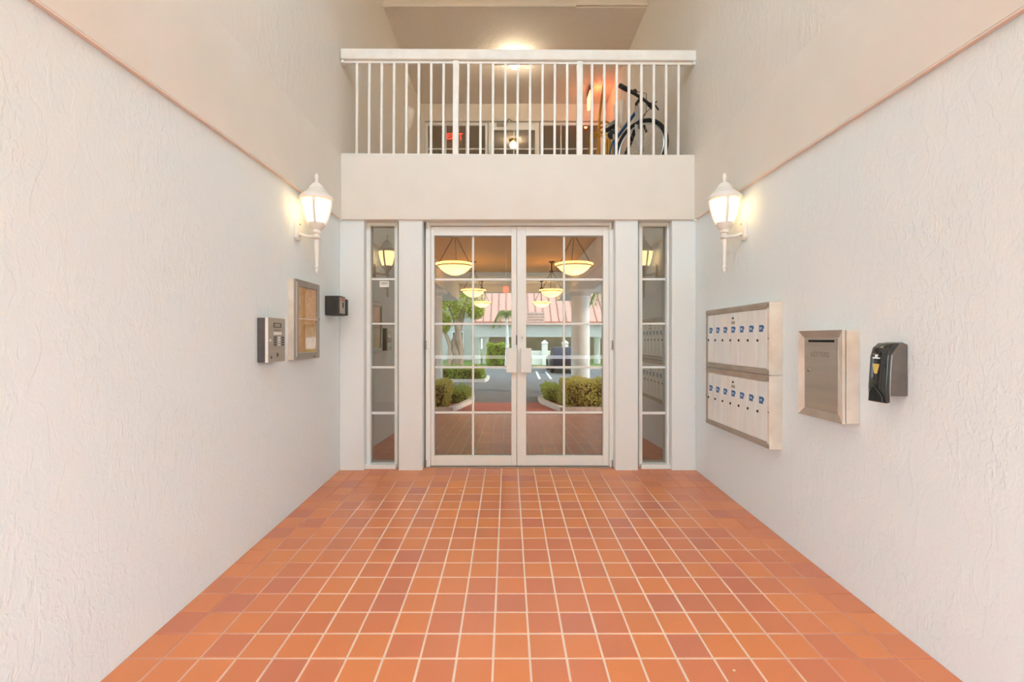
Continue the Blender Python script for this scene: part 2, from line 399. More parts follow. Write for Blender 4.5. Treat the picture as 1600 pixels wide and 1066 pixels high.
sg = thing('door_sign', (X(836), YG - .004, Z(504)), 'white printed notice on the right door glass', 'sign')
MB().box(X(823.5), X(851), YG - .009, YG - .0035, Z(503.5), Z(488)).build('card', M['signwhite'], sg)
RT = Matrix.Rotation(math.pi / 2, 4, 'X')
for s, yy, sz in (('PLEASE KEEP DOOR', 491.4, .0195), ('CLOSED AT ALL TIMES', 495.8, .0175), ('NO EXCEPTIONS', 500.2, .0195)):
    text(sg, s, sz, Matrix.Translation((X(837.5), YG - .0098, Z(yy))) @ RT, M['ink'])

def sidelight(n, fx0, fx1, gx0, gx1, label):
    w = thing('window_%d' % n, (X((fx0 + fx1) / 2), YD, 0), label); struct(w)
    y0, y1 = YD - .03, YD + .07
    MB().box(X(fx0), X(gx0), y0, y1, 0, BZ0 - .008).build('jamb', M['white'], w, bevel=.003)
    MB().box(X(gx1), X(fx1), y0, y1, 0, BZ0 - .008).build('jamb', M['white'], w, bevel=.003)
    MB().box(X(gx0), X(gx1), y0, y1, Z(354), BZ0 - .008).build('head', M['white'], w, bevel=.003)
    MB().box(X(fx0) + .01, X(fx1) - .01, y0 - .05, y1, -.02, Z(723.5)).build('sill', M['white'], w, bevel=.006)
    R = [(354, 434.5), (438, 504.5), (507.5, 572.5), (576, 644), (648, 724)]
    for (a, b) in zip(R[:-1], R[1:]):
        MB().box(X(gx0), X(gx1), YG - .016, YG + .016, Z(b[0]), Z(a[1])).build('muntin', M['white'], w, bevel=.003)
    for (a, b) in R:
        MB().box(X(gx0), X(gx1), YG - .003, YG + .003, Z(b), Z(a)).build('pane', M['glass'], w)
    return w
sidelight(1, 570, 622.8, 580, 617.5, 'narrow five-pane window left of the doors')
sidelight(2, 997, 1050.5, 1002.5, 1040.5, 'narrow five-pane window right of the doors')
hn = thing('house_number_card', (X(599.5), YG - .004, Z(449)), 'small white number card on the left narrow window', 'sign')
MB().box(X(592.5), X(607), YG - .009, YG - .0035, Z(448.5), Z(439)).build('card', M['signwhite'], hn)
text(hn, '3804', .034, Matrix.Translation((X(599.5), YG - .0098, Z(442.8))) @ RT, M['inkgrey'])

# lobby things seen faintly through the glass
ex = thing('exit_sign', (px(790.5, 6.6), 6.62, 2.5), 'small red lit sign hanging inside, seen through the left door', 'sign')
MB().box(px(786.5, 6.6), px(794.5, 6.6), 6.6, 6.65, pz(457, 6.6), pz(447.5, 6.6)).build('lit_panel', mat('lobby_sign_red', (235, 60, 45), .5, 0, (255, 60, 40), 3.2), ex)
MB().tube([(px(790.5, 6.6), 6.625, pz(447.5, 6.6)), (px(790.5, 6.6), 6.625, 2.6)], .008, 8).build('hanger', M['white'], ex)
mt = MB().box(px(725, 5.4), px(928, 5.4), 4.95, 5.75, -.005, .008).build('doormat', M['doormat'], None, bevel=.003); tag(mt, 'charcoal doormat inside behind the entrance doors', 'doormat')

# ------------------------------------------------------------------ balcony railing
YRL = 4.635
rl = thing('balcony_railing', (0.1, YRL, BZ1), 'white metal balcony railing with square balusters above the entrance', 'railing')
zt0, zt1 = pz(97, YRL), pz(81, YRL)
MB().box(UL + .001, UR - .001, YRL - .045, YRL + .045, zt0, zt1).build('top_rail', M['railwhite'], rl, bevel=.006)
MB().box(UL + .02, UR - .02, YRL - .015, YRL + .015, pz(101, YRL), zt0).build('sub_rail', M['railwhite'], rl, bevel=.003)
MB().box(UL + .001, UR - .001, YRL - .018, YRL + .018, BZ1 - .005, BZ1 + .012).build('bottom_rail', M['railwhite'], rl, bevel=.003)
for x in (UL + .001, UR - .031):
    MB().box(x, x + .03, YRL - .03, YRL + .03, pz(102, YRL), zt0).build('bracket', M['railwhite'], rl, bevel=.003)
rl.rotation_euler = (0, .005, 0)
bal = None
for i in range(27):
    xx = 557.6 + (1059.3 - 557.6) * i / 26
    post = i in (8, 18)
    x = px(xx, YRL)
    if post:
        MB().box(x - .028, x + .028, YRL - .028, YRL + .028, BZ1, zt0).build('post', M['railwhite'], rl, bevel=.003); continue
    if bal is None:
        bal = MB().box(x - .0118, x + .0118, YRL - .0118, YRL + .0118, BZ1, zt0).build('baluster', M['railwhite'], rl, bevel=.002); bx = x
    else: dup(bal, rl, (x - bx, 0, 0))

# ------------------------------------------------------------------ balcony: back wall with glazed door, lamp, sconces, exit sign
BX = lambda x: px(x, YB); BZ = lambda y: pz(y, YB)
wbb = MB()
wbb.box(UL, UR, YB, YB + .15, BZ(189), ZC)
wbb.box(UL, BX(664), YB, YB + .15, BZ1, BZ(189)).box(BX(943), UR, YB, YB + .15, BZ1, BZ(189))
struct(wbb.build('wall_balcony_back', M['smooth']), 'smooth wall above the upstairs glazed doors')
def upwin(n, x0, x1, mx, label, door=False):
    w = thing('%s_%d' % ('door' if door else 'window', n), (BX((x0 + x1) / 2), YB + .06, BZ1), label); struct(w)
    top = BZ(190); gt = BZ(202 if door else 194.5); fw = .085 if door else .05
    MB().box(BX(x0), BX(x0) + fw, YB + .03, YB + .11, BZ1, top).build('stile', M['white'], w, bevel=.004)
    MB().box(BX(x1) - fw, BX(x1), YB + .03, YB + .11, BZ1, top).build('stile', M['white'], w, bevel=.004)
    MB().box(BX(x0) + fw, BX(x1) - fw, YB + .03, YB + .11, gt, top).build('top_rail', M['white'], w, bevel=.004)
    MB().box(BX(x0) + fw, BX(x1) - fw, YB + .03, YB + .11, BZ1, BZ1 + .15).build('bottom_rail', M['white'], w, bevel=.004)
    xs = [BX(x0) + fw] + [BX(m) for m in mx] + [BX(x1) - fw]
    zs = [gt, BZ(231), BZ(271), BZ(311), BZ1 + .15]
    for m in mx: MB().box(BX(m) - .01, BX(m) + .01, YB + .045, YB + .085, BZ1 + .15, gt).build('muntin', M['white'], w)
    for z in zs[1:-1]: MB().box(xs[0], xs[-1], YB + .046, YB + .084, z - .01, z + .01).build('muntin', M['white'], w)
    for a, b in zip(xs[:-1], xs[1:]):
        for c, d in zip(zs[:-1], zs[1:]):
            MB().box(a, b, YB + .062, YB + .068, d, c).build('pane', M['glass'], w)
    return w
upwin(3, 664, 762, (696, 728), 'upstairs fixed glazing left of the balcony door')
w4 = upwin(4, 844, 943, (877, 910), 'upstairs fixed glazing right of the balcony door')
d3 = upwin(3, 763, 843, (803,), 'upstairs glazed door behind the railing', True)
MB().box(BX(776), BX(792), YB - .03, YB + .03, BZ(197), BZ(193)).build('door_closer', M['aluminium'], d3, bevel=.01)
MB().tube([(BX(790), YB - .02, BZ(195)), (BX(795), YB - .16, BZ(192)), (BX(800), YB - .01, BZ(189.5))], .012, 8).build('closer_arm', M['aluminium'], d3)
struct(MB().box(XL - .3, XR + .3, 10.9, 11.0, BZ1, ZC).build('wall_inner_back', varied('hall_olive_paint', (150, 134, 96), (138, 122, 86), 3, 0.8)), 'hall wall behind the upstairs glazing')

exu = thing('exit_sign', (BX(710), YB + .4, BZ(224)), 'red lit EXIT sign behind the upstairs glazing left of the door', 'sign')
MB().box(px(700, 9.2), px(721, 9.2), 9.2, 9.25, pz(221, 9.2), pz(206, 9.2)).build('housing', mat('exit_housing', (90, 40, 30), .6, 0, (255, 50, 30), .3), exu, bevel=.004)
text(exu, 'EXIT', .16, Matrix.Translation((px(710.5, 9.2), 9.196, pz(213.5, 9.2))) @ RT, M['redlens'])
MB().tube([(px(710, 9.2), 9.225, pz(206, 9.2)), (px(710, 9.2), 9.225, ZC)], .01, 8).build('hanger', M['white'], exu)

cl = thing('ceiling_lamp', (px(805, 7.3), 7.3, ZC), 'small glowing globe lamp on the balcony ceiling', 'lamp')
MB().lathe([(.0001, 0), (.09, 0), (.09, -.03), (.06, -.05), (.05, -.06)], 24, Matrix.Translation((px(805, 7.3), 7.3, ZC))).build('fitting', M['brass'], cl, smooth=True)
MB().ball((px(805, 7.3), 7.3, ZC - .115), .075, 20).build('globe', M['ceilbulb'], cl, smooth=True)

def shell_sconce(x, s, y, z, label):
    t = thing('wall_sconce', (x, y, z - .25), label, 'wall lamp')
    seg = 10; vs = []; fs = []
    prof = [(.02, -.22), (.07, -.15), (.11, -.05), (.14, .08), (.15, .16)]
    m = MB(); m.lathe(prof, seg, Matrix.Translation((x, y, z)) @ Matrix.Rotation(-math.pi / 2 if s > 0 else math.pi / 2, 4, 'Z'), 0, math.pi)
    o = m.build('shade', M['lampwhite'], t, smooth=True); sm = o.modifiers.new('t', 'SOLIDIFY'); sm.thickness = .008
    MB().box(min(x, x + s * .012), max(x, x + s * .012), y - .07, y + .07, z - .2, z + .12).build('backplate', M['lampwhite'], t, bevel=.004)
    MB().ball((x + s * .05, y, z + .05), .025, 10).build('bulb', M['lampwhite'], t, smooth=True)
shell_sconce(UL, 1, 7.55, pz(190, 7.6), 'white half-shell sconce on the left balcony wall')
shell_sconce(UR, -1, 7.6, pz(178, 7.6), 'white half-shell sconce on the right balcony wall behind the bicycle')
# exit sign seen edge-on
exs = thing('exit_sign', (px(921.5, 8.2), 8.2, pz(165, 8.2)), 'exit sign seen edge-on glowing red beside the bicycle handlebar', 'sign')
MB().box(px(919.5, 8.2), px(923.8, 8.2), 8.1, 8.4, pz(145, 8.2), ZC - .01).build('housing', mat('exit_edge_housing', (120, 40, 22), .5), exs, bevel=.004)
MB().box(px(920.2, 8.2), px(924.0, 8.2), 8.11, 8.39, pz(165, 8.2), pz(145, 8.2)).build('lens', M['amberlens'], exs, bevel=.004)
MB().tube([(px(921.5, 8.2), 8.25, pz(139, 8.2)), (px(921.5, 8.2), 8.25, ZC)], .012, 8).build('hanger', M['white'], exs)
rdl = bpy.data.lights.new('exit_glow', 'POINT'); rdl.color = (1, .16, .04); rdl.energy = 0.8; rdl.shadow_soft_size = .03
rdo = bpy.data.objects.new('exit_glow', rdl); COL.objects.link(rdo); rdo.parent = exs; rdo.location = (.14, -.02, .20)

# ------------------------------------------------------------------ bicycle
def bicycle():
    fz0 = BZ1 - .012
    R = .335
    fh = Vector((1.50, 5.27, fz0 + R)); u = Vector((.69, -.72, 0)).normalized(); w = Vector((-u.y, u.x, 0))
    fd = Vector((.165, -.985, 0)).normalized(); sd = Vector((-fd.y, fd.x, 0))
    steer = Vector((1.49, 5.37, 0))
    b = thing('bicycle', (1.44, 5.75, fz0), 'silver and blue bicycle parked behind the railing with its front wheel turned', 'bicycle')
    rh = fh - u * .0 + Vector((-.16, 1.04, 0)); up = Vector((0, 0, 1))
    def wheel(c, d, parent):
        n = Vector((-d.y, d.x, 0))
        def ring(r, k=40): return [c + d * math.cos(2 * math.pi * i / k) * r + up * math.sin(2 * math.pi * i / k) * r for i in range(k)]
        t = MB().tube(ring(R - .022), .024, 10, True).build('tyre', M['rubber'], parent, smooth=True)
        MB().tube(ring(R - .052), .012, 6, True).build('rim', M['silver'], parent, smooth=True)
        sp = MB()
        for i in range(24):
            a = 2 * math.pi * i / 24; e = d * math.cos(a) + up * math.sin(a); q = n * (.03 if i % 2 else -.03)
            sp.tube([c + q, c + e * (R - .055)], .0016, 4)
        sp.build('spokes', M['silver'], parent)
        MB().tube([c - n * .05, c + n * .05], .02, 10).build('hub', M['silver'], parent, smooth=True)
    wheel(fh, u, b); wheel(rh, fd, b)
    ht = Vector((1.488, 5.40, fz0 + .86)); hb = Vector((1.50, 5.36, fz0 + .70)); crown = Vector((1.503, 5.345, fz0 + .68))
    fk = MB()
    for q in (-1, 1):
        fk.tube([crown + w * .055 * q, crown + w * .06 * q + Vector((.0, 0, -.08)), fh + w * .055 * q], [.019, .019, .013], 8)
    fk.tube([crown - w * .07, crown + w * .07], .022, 8); fk.build('fork', M['silver'], b, smooth=True)
    bb = rh + fd * .42 + Vector((0, 0, -.03)); st = bb - fd * .17 + up * .46
    MB().tube([hb, bb], .023, 10).build('down_tube', M['black'], b, smooth=True)
    MB().tube([ht + Vector((0, 0, -.03)), st], .02, 10).build('top_tube', M['bikeblue'], b, smooth=True)
    MB().tube([bb, st], .02, 10).build('seat_tube', M['bikeblue'], b, smooth=True)
    MB().tube([hb - Vector((0, 0, .02)), ht + Vector((0, 0, .02))], .026, 10).build('head_tube', M['silver'], b, smooth=True)
    sy = MB()
    for q in (-1, 1):
        sy.tube([bb + sd * .04 * q, rh + sd * .06 * q], .011, 6); sy.tube([st + sd * .02 * q, rh + sd * .06 * q], .010, 6)
    sy.build('rear_stays', M['bikeblue'], b, smooth=True)
    MB().tube([st, st - fd * .06 + up * .20], .0135, 8).build('seat_post', M['silver'], b, smooth=True)
    sc = st - fd * .06 + up * .21
    def S(t, o, h): return sc + fd * t + sd * o + up * h
    sad = MB(); rings = [(-.13, .085, .03), (-.06, .08, .02), (.04, .045, .012), (.13, .022, .004)]
    vs = []; fs = []
    for (t, ww, h) in rings: vs += [S(t, -ww, h - .02), S(t, -ww * .8, h + .035), S(t, 0, h + .045), S(t, ww * .8, h + .035), S(t, ww, h - .02), S(t, 0, h - .05)]
    for i in range(3):
        for k in range(6): fs.append((i * 6 + k, i * 6 + (k + 1) % 6, (i + 1) * 6 + (k + 1) % 6, (i + 1) * 6 + k))
    fs += [tuple(range(6)), tuple(range(18, 24))]
    sad.add(vs, fs).build('saddle', M['black'], b, smooth=True)
    bag = MB().ball(tuple(S(-.02, .0, -.09)), .075, 12, (.8, .9, .75)).build('saddle_bag', M['black'], b, smooth=True)
    # handlebar
    hc = ht + Vector((.0, -.02, .10)); bar = Vector((.72, .69, 0)).normalized()
    MB().tube([ht, ht + up * .06, hc + u * .05], .018, 8).build('stem', M['black'], b, smooth=True)
    hcc = hc + u * .05
    MB().tube([hcc - bar * .33 - u * .04 + up * .02, hcc - bar * .1, hcc + bar * .1, hcc + bar * .33 - u * .04 + up * .02], .018, 8).build('handlebar', M['black'], b, smooth=True)
    for q in (-1, 1):
        MB().tube([hcc + bar * q * .36 - u * .045 + up * .022, hcc + bar * q * .23 - u * .024 + up * .012], .026, 10).build('grip', M['black'], b, smooth=True)
        MB().tube([hcc + bar * q * .20, hcc + bar * q * .22 + u * .06 - up * .03, hcc + bar * q * .31 + u * .05 - up * .05], .009, 6).build('brake_lever', M['black'], b, smooth=True)
        MB().tube([hcc + bar * q * .19 + u * .02, hcc + bar * q * .12 + u * .14 - up * .05, crown + u * .09 + up * .08, crown + w * .03 * q], .004, 5).build('brake_cable', M['black'], b)
        MB().tube([crown + w * .05 * q + u * .035 - up * .03, crown + w * .075 * q + u * .05 - up * .11], .013, 6).build('brake_arm', M['black'], b)
    MB().ball(tuple(hcc - bar * .13 + up * .02), .03, 10).build('bell', M['black'], b, smooth=True)
    Mx = Matrix.Translation(bb + sd * .06) @ sd.to_track_quat('Z', 'Y').to_matrix().to_4x4()
    MB().lathe([(.02, -.003), (.085, -.003), (.085, .003), (.02, .003), (.02, -.003)], 24, Mx).build('chainring', M['silver'], b)
    for q in (-1, 1):
        cr = bb + sd * .08 * q; e = cr + (fd * .12 + up * .12) * q
        c = MB().tube([cr, e], .011, 6).build('crank', M['silver'], b)
        MB().box(-.05, .05, -.035, .035, -.012, .012, Matrix.Translation(e + sd * .06 * q)).build('pedal', M['black'], c, bevel=.004)
    return b
bicycle()

# ------------------------------------------------------------------ brass luggage cart
lc = thing('luggage_cart', (px(938, 7.2), 7.2, BZ1), 'brass hoop luggage cart standing left of the bicycle', 'luggage cart')
def hoop(pts, r=.016, name='hoop'):
    MB().tube(pts, r, 8).build(name, M['brass'], lc, smooth=True)
fz0 = BZ1 - .012
def arch(x0, x1, y0, y1, zt, rad=.16, n=8):
    """upright hoop whose legs stand at (x0,y0) and (x1,y1)"""
    a = Vector((x0, y0, 0)); c = Vector((x1, y1, 0)); d = (c - a); L = d.length; d.normalize(); rad = min(rad, L / 2)
    pts = [a + Vector((0, 0, fz0 + .2))]
    for i in range(n + 1):
        t = math.pi / 2 * i / n; pts.append(a + d * (rad - rad * math.cos(t)) + Vector((0, 0, zt - rad + rad * math.sin(t))))
    for i in range(n + 1):
        t = math.pi / 2 * i / n; pts.append(c - d * (rad - rad * math.sin(t)) + Vector((0, 0, zt - rad + rad * math.cos(t))))
    pts.append(c + Vector((0, 0, fz0 + .2))); return pts
hoop(arch(px(921, 6.95), px(951, 6.95), 6.95, 6.95, pz(207, 6.95), .13))
hoop(arch(px(924, 6.95), px(948, 6.95), 6.98, 6.98, pz(210, 6.95), .11))
hoop(arch(px(934, 7.50), px(958, 7.50), 7.50, 7.50, pz(190.5, 7.50), .2))
hoop(arch(px(937, 7.50), px(955, 7.50), 7.58, 7.58, pz(194, 7.50), .16))
hoop([(px(936, 7.25), 7.25, fz0 + .2), (px(936.5, 7.25), 7.25, pz(183, 7.25)), (px(938, 7.25), 7.25, pz(172, 7.25)), (px(944.5, 7.35), 7.40, pz(132, 7.40))], .02, 'hanging_pole')
hoop([(px(930, 6.95), 6.95, pz(206.5, 6.95)), (px(957, 7.25), 7.25, pz(205.5, 7.25))], .014, 'cross_bar')
MB().box(px(919, 6.95), px(960, 7.35), 6.90, 7.63, fz0 + .17, fz0 + .21).build('platform', M['brass'], lc, bevel=.01)
for (cx, cy) in ((px(924, 6.95), 6.97), (px(948, 6.95), 6.97), (px(924, 6.95), 7.50), (px(948, 6.95), 7.50)):
    MB().lathe([(.001, -.02), (.085, -.02), (.085, .02), (.001, .02)], 18, Matrix.Translation((cx, cy, fz0 + .086)) @ Matrix.Rotation(math.pi / 2, 4, 'Y')).build('wheel', M['rubber'], lc, smooth=True)

# ------------------------------------------------------------------ lantern wall lamps
def lantern(wx, s, y, label):
    """wx wall face, s the direction away from the wall"""
    ax = wx + s * .162
    t = thing('wall_lantern', (wx, y, 1.82), label, 'wall lamp')
    T = Matrix.Translation((ax, y, 0))
    def L(name, prof, m, seg=24, par=t): return MB().lathe(prof, seg, T).build(name, m, par, smooth=True)
    gp = [(.056, 2.205), (.078, 2.255), (.096, 2.32), (.106, 2.375), (.109, 2.402)]
    for k in range(4):
        a = 2 * math.pi * (k + .5) / 4 + math.radians(-79.2 if s > 0 else -100.8)
        MB().lathe(gp, 8, T, a - math.pi / 4 + .09, a + math.pi / 4 - .09).build('pane', M['lampglass'], t, smooth=True)
        b = a + math.pi / 4
        MB().tube([(ax + (r + .002) * math.cos(b), y + (r + .002) * math.sin(b), z) for r, z in gp], .0115, 6).build('rib', M['lampwhite'], t, smooth=True)
    L('rim', [(.108, 2.395), (.124, 2.400), (.128, 2.418), (.120, 2.432), (.100, 2.436), (.098, 2.400), (.108, 2.395)], M['lampwhite'])
    cp = L('cap', [(.112, 2.432), (.104, 2.446), (.084, 2.456), (.088, 2.461), (.074, 2.474), (.058, 2.486), (.061, 2.491), (.050, 2.510), (.034, 2.530), (.022, 2.538), (.001, 2.54)], M['lampwhite'])
    L('finial', [(.012, 2.535), (.017, 2.546), (.011, 2.556), (.014, 2.566), (.018, 2.58), (.014, 2.60), (.006, 2.612), (.001, 2.616)], M['lampwhite'], 12, cp)
    L('cup', [(.001, 2.222), (.064, 2.220), (.060, 2.19), (.036, 2.168), (.030, 2.150), (.034, 2.142), (.024, 2.134), (.024, 2.112), (.034, 2.104), (.030, 2.096), (.018, 2.09), (.001, 2.09)], M['lampwhite'])
    L('tail', [(.0165, 2.095), (.019, 2.06), (.0145, 1.96), (.011, 1.885), (.017, 1.878), (.017, 1.870), (.009, 1.862), (.011, 1.848), (.007, 1.83), (.001, 1.822)], M['lampwhite'], 14)
    MB().tube([(wx + s * .02, y, 2.135), (wx + s * .07, y, 2.118), (wx + s * .11, y, 2.112), (ax, y, 2.120)], .0115, 10).build('arm', M['lampwhite'], t, smooth=True)
    w, h = .040, .085; c = 2.165
    oct_ = [(y - w, c - h + .02), (y - w + .018, c - h), (y + w - .018, c - h), (y + w, c - h + .02), (y + w, c + h - .03), (y + w - .02, c + h), (y - w + .02, c + h), (y - w, c + h - .03)]
    bp = MB().prism(oct_, wx, wx + s * .028, 'x').build('backplate', M['lampwhite'], t, bevel=.006, seg=2)
    for zz in (c - .045, c + .045):
        MB().ball((wx + s * .03, y, zz), .007, 8).build('screw', M['aluminium'], bp, smooth=True)
    return t
lantern(XL, 1, 3.69, 'white lit lantern wall lamp on the left wall above the notice board')
lantern(XR, -1, 3.68, 'white lit lantern wall lamp on the right wall above the mailboxes')

# ------------------------------------------------------------------ left wall: intercom, notice board, black key box
RL = Matrix.Rotation(math.pi / 2, 4, 'Z') @ Matrix.Rotation(math.pi / 2, 4, 'X')      # text read on the left wall
RR = Matrix.Rotation(-math.pi / 2, 4, 'Z') @ Matrix.Rotation(math.pi / 2, 4, 'X')     # text read on the right wall
ic = thing('intercom_panel', (XL, 3.23, 1.142), 'steel door intercom with keypad on the left wall', 'intercom')
y0, y1, z0, z1 = 3.11, 3.352, 1.142, 1.446; xf = XL + .074
MB().box(XL, XL + .058, y0 + .002, y1 - .002, z0 + .003, z1 - .003).build('back_box', M['dark'], ic, bevel=.003)
fp = MB().box(XL + .055, xf, y0, y1, z0, z1).build('faceplate', M['steel'], ic, bevel=.003)
MB().box(XL + .0555, xf + .0005, y0 - .001, y0 + .005, z0, z1).build('edge_strip', M['lampwhite'], ic)
H = z1 - z0; D = y1 - y0
def ip(u, v): return (y0 + D * u, z1 - H * v)
def ibox(name, u0, u1, v0, v1, m, d=.002, par=fp):
    a, b = ip(u0, v0), ip(u1, v1); return MB().box(xf - .001, xf + d, a[0], b[0], b[1], a[1]).build(name, m, par, bevel=.0006)
dsp = ibox('display_bezel', .30, .74, .11, .22, M['dark'], .003); ibox('display', .35, .66, .13, .20, M['boxframe'], .0035, dsp) if False else None
MB().box(xf, xf + .004, ip(.35, 0)[0], ip(.66, 0)[0], ip(0, .20)[1], ip(0, .13)[1]).build('display', M['boxframe'], fp)
ibox('slot', .34, .72, .265, .272, M['dark']); ibox('slot', .34, .72, .288, .295, M['dark'])
ibox('name_card', .31, .76, .315, .385, M['boxwhite'], .0025)
for rr in range(4):
    for cc in range(3):
        u = (.32, .54, .76)[cc]; v = .425 + .056 * rr
        ibox('key', u, u + .15, v, v + .038, M['dark'] if cc != 1 else M['gloss'], .004)
kx = MB().lathe([(.001, .006), (.011, .006), (.012, 0)], 14, Matrix.Translation((xf, *ip(.10, .51))) @ Matrix.Rotation(math.pi / 2, 4, 'Y')).build('lock', M['gloss'], fp, smooth=True)
ibox('keyhole', .095, .115, .50, .52, M['hole'], .0068)
for (u, v, r) in ((.52, .815, .008), (.56, .84, .008), (.52, .865, .008), (.19, .89, .009)):
    MB().lathe([(.001, .002), (r, .002), (r, 0)], 12, Matrix.Translation((xf, *ip(u, v))) @ Matrix.Rotation(math.pi / 2, 4, 'Y')).build('button', M['dark'], fp)

nb = thing('notice_board', (XL, 3.77, 1.14), 'aluminium glass-front notice board with tan cork on the left wall', 'notice board')
y0, y1, z0, z1 = 3.548, 4.0, 1.139, 1.764; xf = XL + .060
MB().box(XL, XL + .045, y0, y1, z0, z1).build('case', M['boxside'], nb, bevel=.003)
MB().box(XL + .045, XL + .047, y0 + .055, y1 - .05, z0 + .055, z1 - .055).build('cork_back', M['cork'], nb)
fw = .052
nd = thing('door', (0, 0, 0)); nd.parent = nb
MB().box(XL + .044, xf, y0, y0 + fw, z0, z1).build('frame_bar', M['aluminium'], nd, bevel=.003)
MB().box(XL + .044, xf, y1 - fw, y1, z0, z1).build('frame_bar', M['aluminium'], nd, bevel=.003)
MB().box(XL + .044, xf, y0 + fw, y1 - fw, z1 - fw, z1).build('frame_bar', M['aluminium'], nd, bevel=.003)
MB().box(XL + .044, xf, y0 + fw, y1 - fw, z0, z0 + fw).build('frame_bar', M['aluminium'], nd, bevel=.003)
MB().box(XL + .052, XL + .055, y0 + fw, y1 - fw, z0 + fw, z1 - fw).build('pane', M['glass_clear'], nd)
MB().box(XL + .050, XL + .057, y0 + fw, y1 - fw, 1.457, 1.463).build('pane_joint', M['boxside'], nd)
hg = MB()
for k in range(46): hg.box(xf - .001, xf + .004, y0 + .010, y0 + .017, z0 + .03 + k * .0125, z0 + .0385 + k * .0125)
hg.build('piano_hinge', M['lampwhite'], nd)
MB().lathe([(.001, .008), (.009, .008), (.010, 0)], 14, Matrix.Translation((xf, y1 - .022, 1.47)) @ Matrix.Rotation(math.pi / 2, 4, 'Y')).build('lock', M['gloss'], nd, smooth=True)
MB().box(xf - .001, xf + .002, y1 - .13, y1 - .10, z0 + .012, z0 + .022).build('maker_plate', M['dark'], nd)

kb = thing('key_box', (XL, 4.36, 1.519), 'small black weathered key box near the left corner of the entrance', 'box')
y0, y1, z0, z1 = 4.26, 4.462, 1.519, 1.698
pts = [(XL, y0), (XL + .132, y0), (XL + .140, y0 + .05), (XL + .135, y1 - .05), (XL + .110, y1), (XL, y1)]
MB().prism(pts, z0, z1, 'z').build('body', M['blackbox'], kb, bevel=.006, seg=2)
fr = [(XL + .130, y0 + .012), (XL + .1365, y0 + .012), (XL + .144, y0 + .055), (XL + .139, y1 - .055), (XL + .132, y1 - .055)]
fc = MB().prism(fr, z0 + .018, z1 - .012, 'z').build('front_plate', M['steel'], kb, bevel=.002)
MB().box(XL + .136, XL + .1475, y0 + .03, y0 + .10, z1 - .05, z1 - .016).build('red_label', mat('faded_red_label', (196, 128, 108), .5), fc)
MB().box(XL + .138, XL + .1465, y0 + .055, y0 + .075, z0 + .07, z0 + .12).build('slot', M['hole'], fc)
MB().box(XL + .120, XL + .150, y1 - .052, y1 - .006, z0 + .004, z1 - .020).build('side_guard', M['black'], kb, bevel=.006)

# ------------------------------------------------------------------ right wall: mailboxes
def mailbox(zb, zt, numbers, label):
    y0, y1 = 3.175, 4.20; xb, xf = XR, XR - .088
    t = thing('mailbox_unit', (XR, (y0 + y1) / 2, zb), label, 'mailbox', 'mailbox units on the right wall')
    MB().box(xf + .012, xb, y0, y1, zb, zt).build('cabinet', M['boxside'], t, bevel=.002)
    fw = .036
    MB().box(xf, xf + .016, y0, y0 + fw, zb, zt).build('frame_bar', M['boxside'], t, bevel=.004)
    MB().box(xf, xf + .016, y1 - fw, y1, zb, zt).build('frame_bar', M['boxframe'], t, bevel=.004)
    for (a, b) in ((zb, zb + fw * 1.15), (zt - fw * 1.25, zt)):
        MB().box(xf - .0005, xf + .016, y0 + .004, y1 - .004, a, b).build('frame_bar', M['boxframe'], t, bevel=.004)
        MB().box(xf - .0035, xf + .01, y0 + .004, y1 - .004, (a + b) / 2 - .002, (a + b) / 2 + .005).build('frame_ridge', M['boxframe'], t, bevel=.001)
    for yy in (y0 + .014, y1 - .014):
        for zz in (zb + .02, zt - .02, (zb + zt) / 2):
            MB().ball((xf - .001, yy, zz), .005, 8).build('rivet', M['dark'], t, smooth=True)
    ya, yb2 = y0 + fw, y1 - fw; wd = (yb2 - ya) / 7; za, zc = zb + fw * 1.15, zt - fw * 1.25
    for k in range(7):
        a = ya + wd * k; d = MB().box(xf + .003, xf + .012, a + .0035, a + wd - .0035, za + .002, zc - .002).build('door', M['boxwhite'], t, bevel=.0025)
        zl = za + (zc - za) * .675; ym = a + wd * .56
        MB().box(xf + .0015, xf + .0035, ym - .024, ym + .024, zl - .024, zl + .024).build('number_tag', M['blue'], d)
        MB().lathe([(.001, .003), (.013, .003), (.013, 0)], 12, Matrix.Translation((xf + .0035, ym - .026, zl + .008)) @ Matrix.Rotation(-math.pi / 2, 4, 'Y') @ Matrix.Diagonal((1, 1, .3, 1))).build('tab', M['blue'], d)
        text(d, str(numbers[k]), .023, Matrix.Translation((xf + .0012, ym, zl)) @ RR, M['tagwhite'], 'number', .0004)
        lk = MB().lathe([(.001, .007), (.0075, .007), (.0095, .004), (.0095, 0)], 12, Matrix.Translation((xf + .003, a + wd * .88, zl - .085)) @ Matrix.Rotation(-math.pi / 2, 4, 'Y')).build('lock', M['bronze'], d, smooth=True)
        if k == 3:
            MB().box(xf + .0012, xf + .0035, ym - .028, ym + .028, zl + .043, zl + .066).build('name_plate', M['boxframe'], d)
            MB().lathe([(.001, .006), (.008, .006), (.009, 0)], 12, Matrix.Translation((xf + .003, ym, zl + .090)) @ Matrix.Rotation(-math.pi / 2, 4, 'Y')).build('master_lock', M['bronze'], d, smooth=True)
    return t
zm = 1.0505
mailbox(zm + .001, 1.556, list(range(207, 200, -1)), 'upper bank of seven white narrow mailboxes with blue number tags')
mailbox(.545, zm - .001, list(range(107, 100, -1)), 'lower bank of seven white narrow mailboxes with blue number tags')

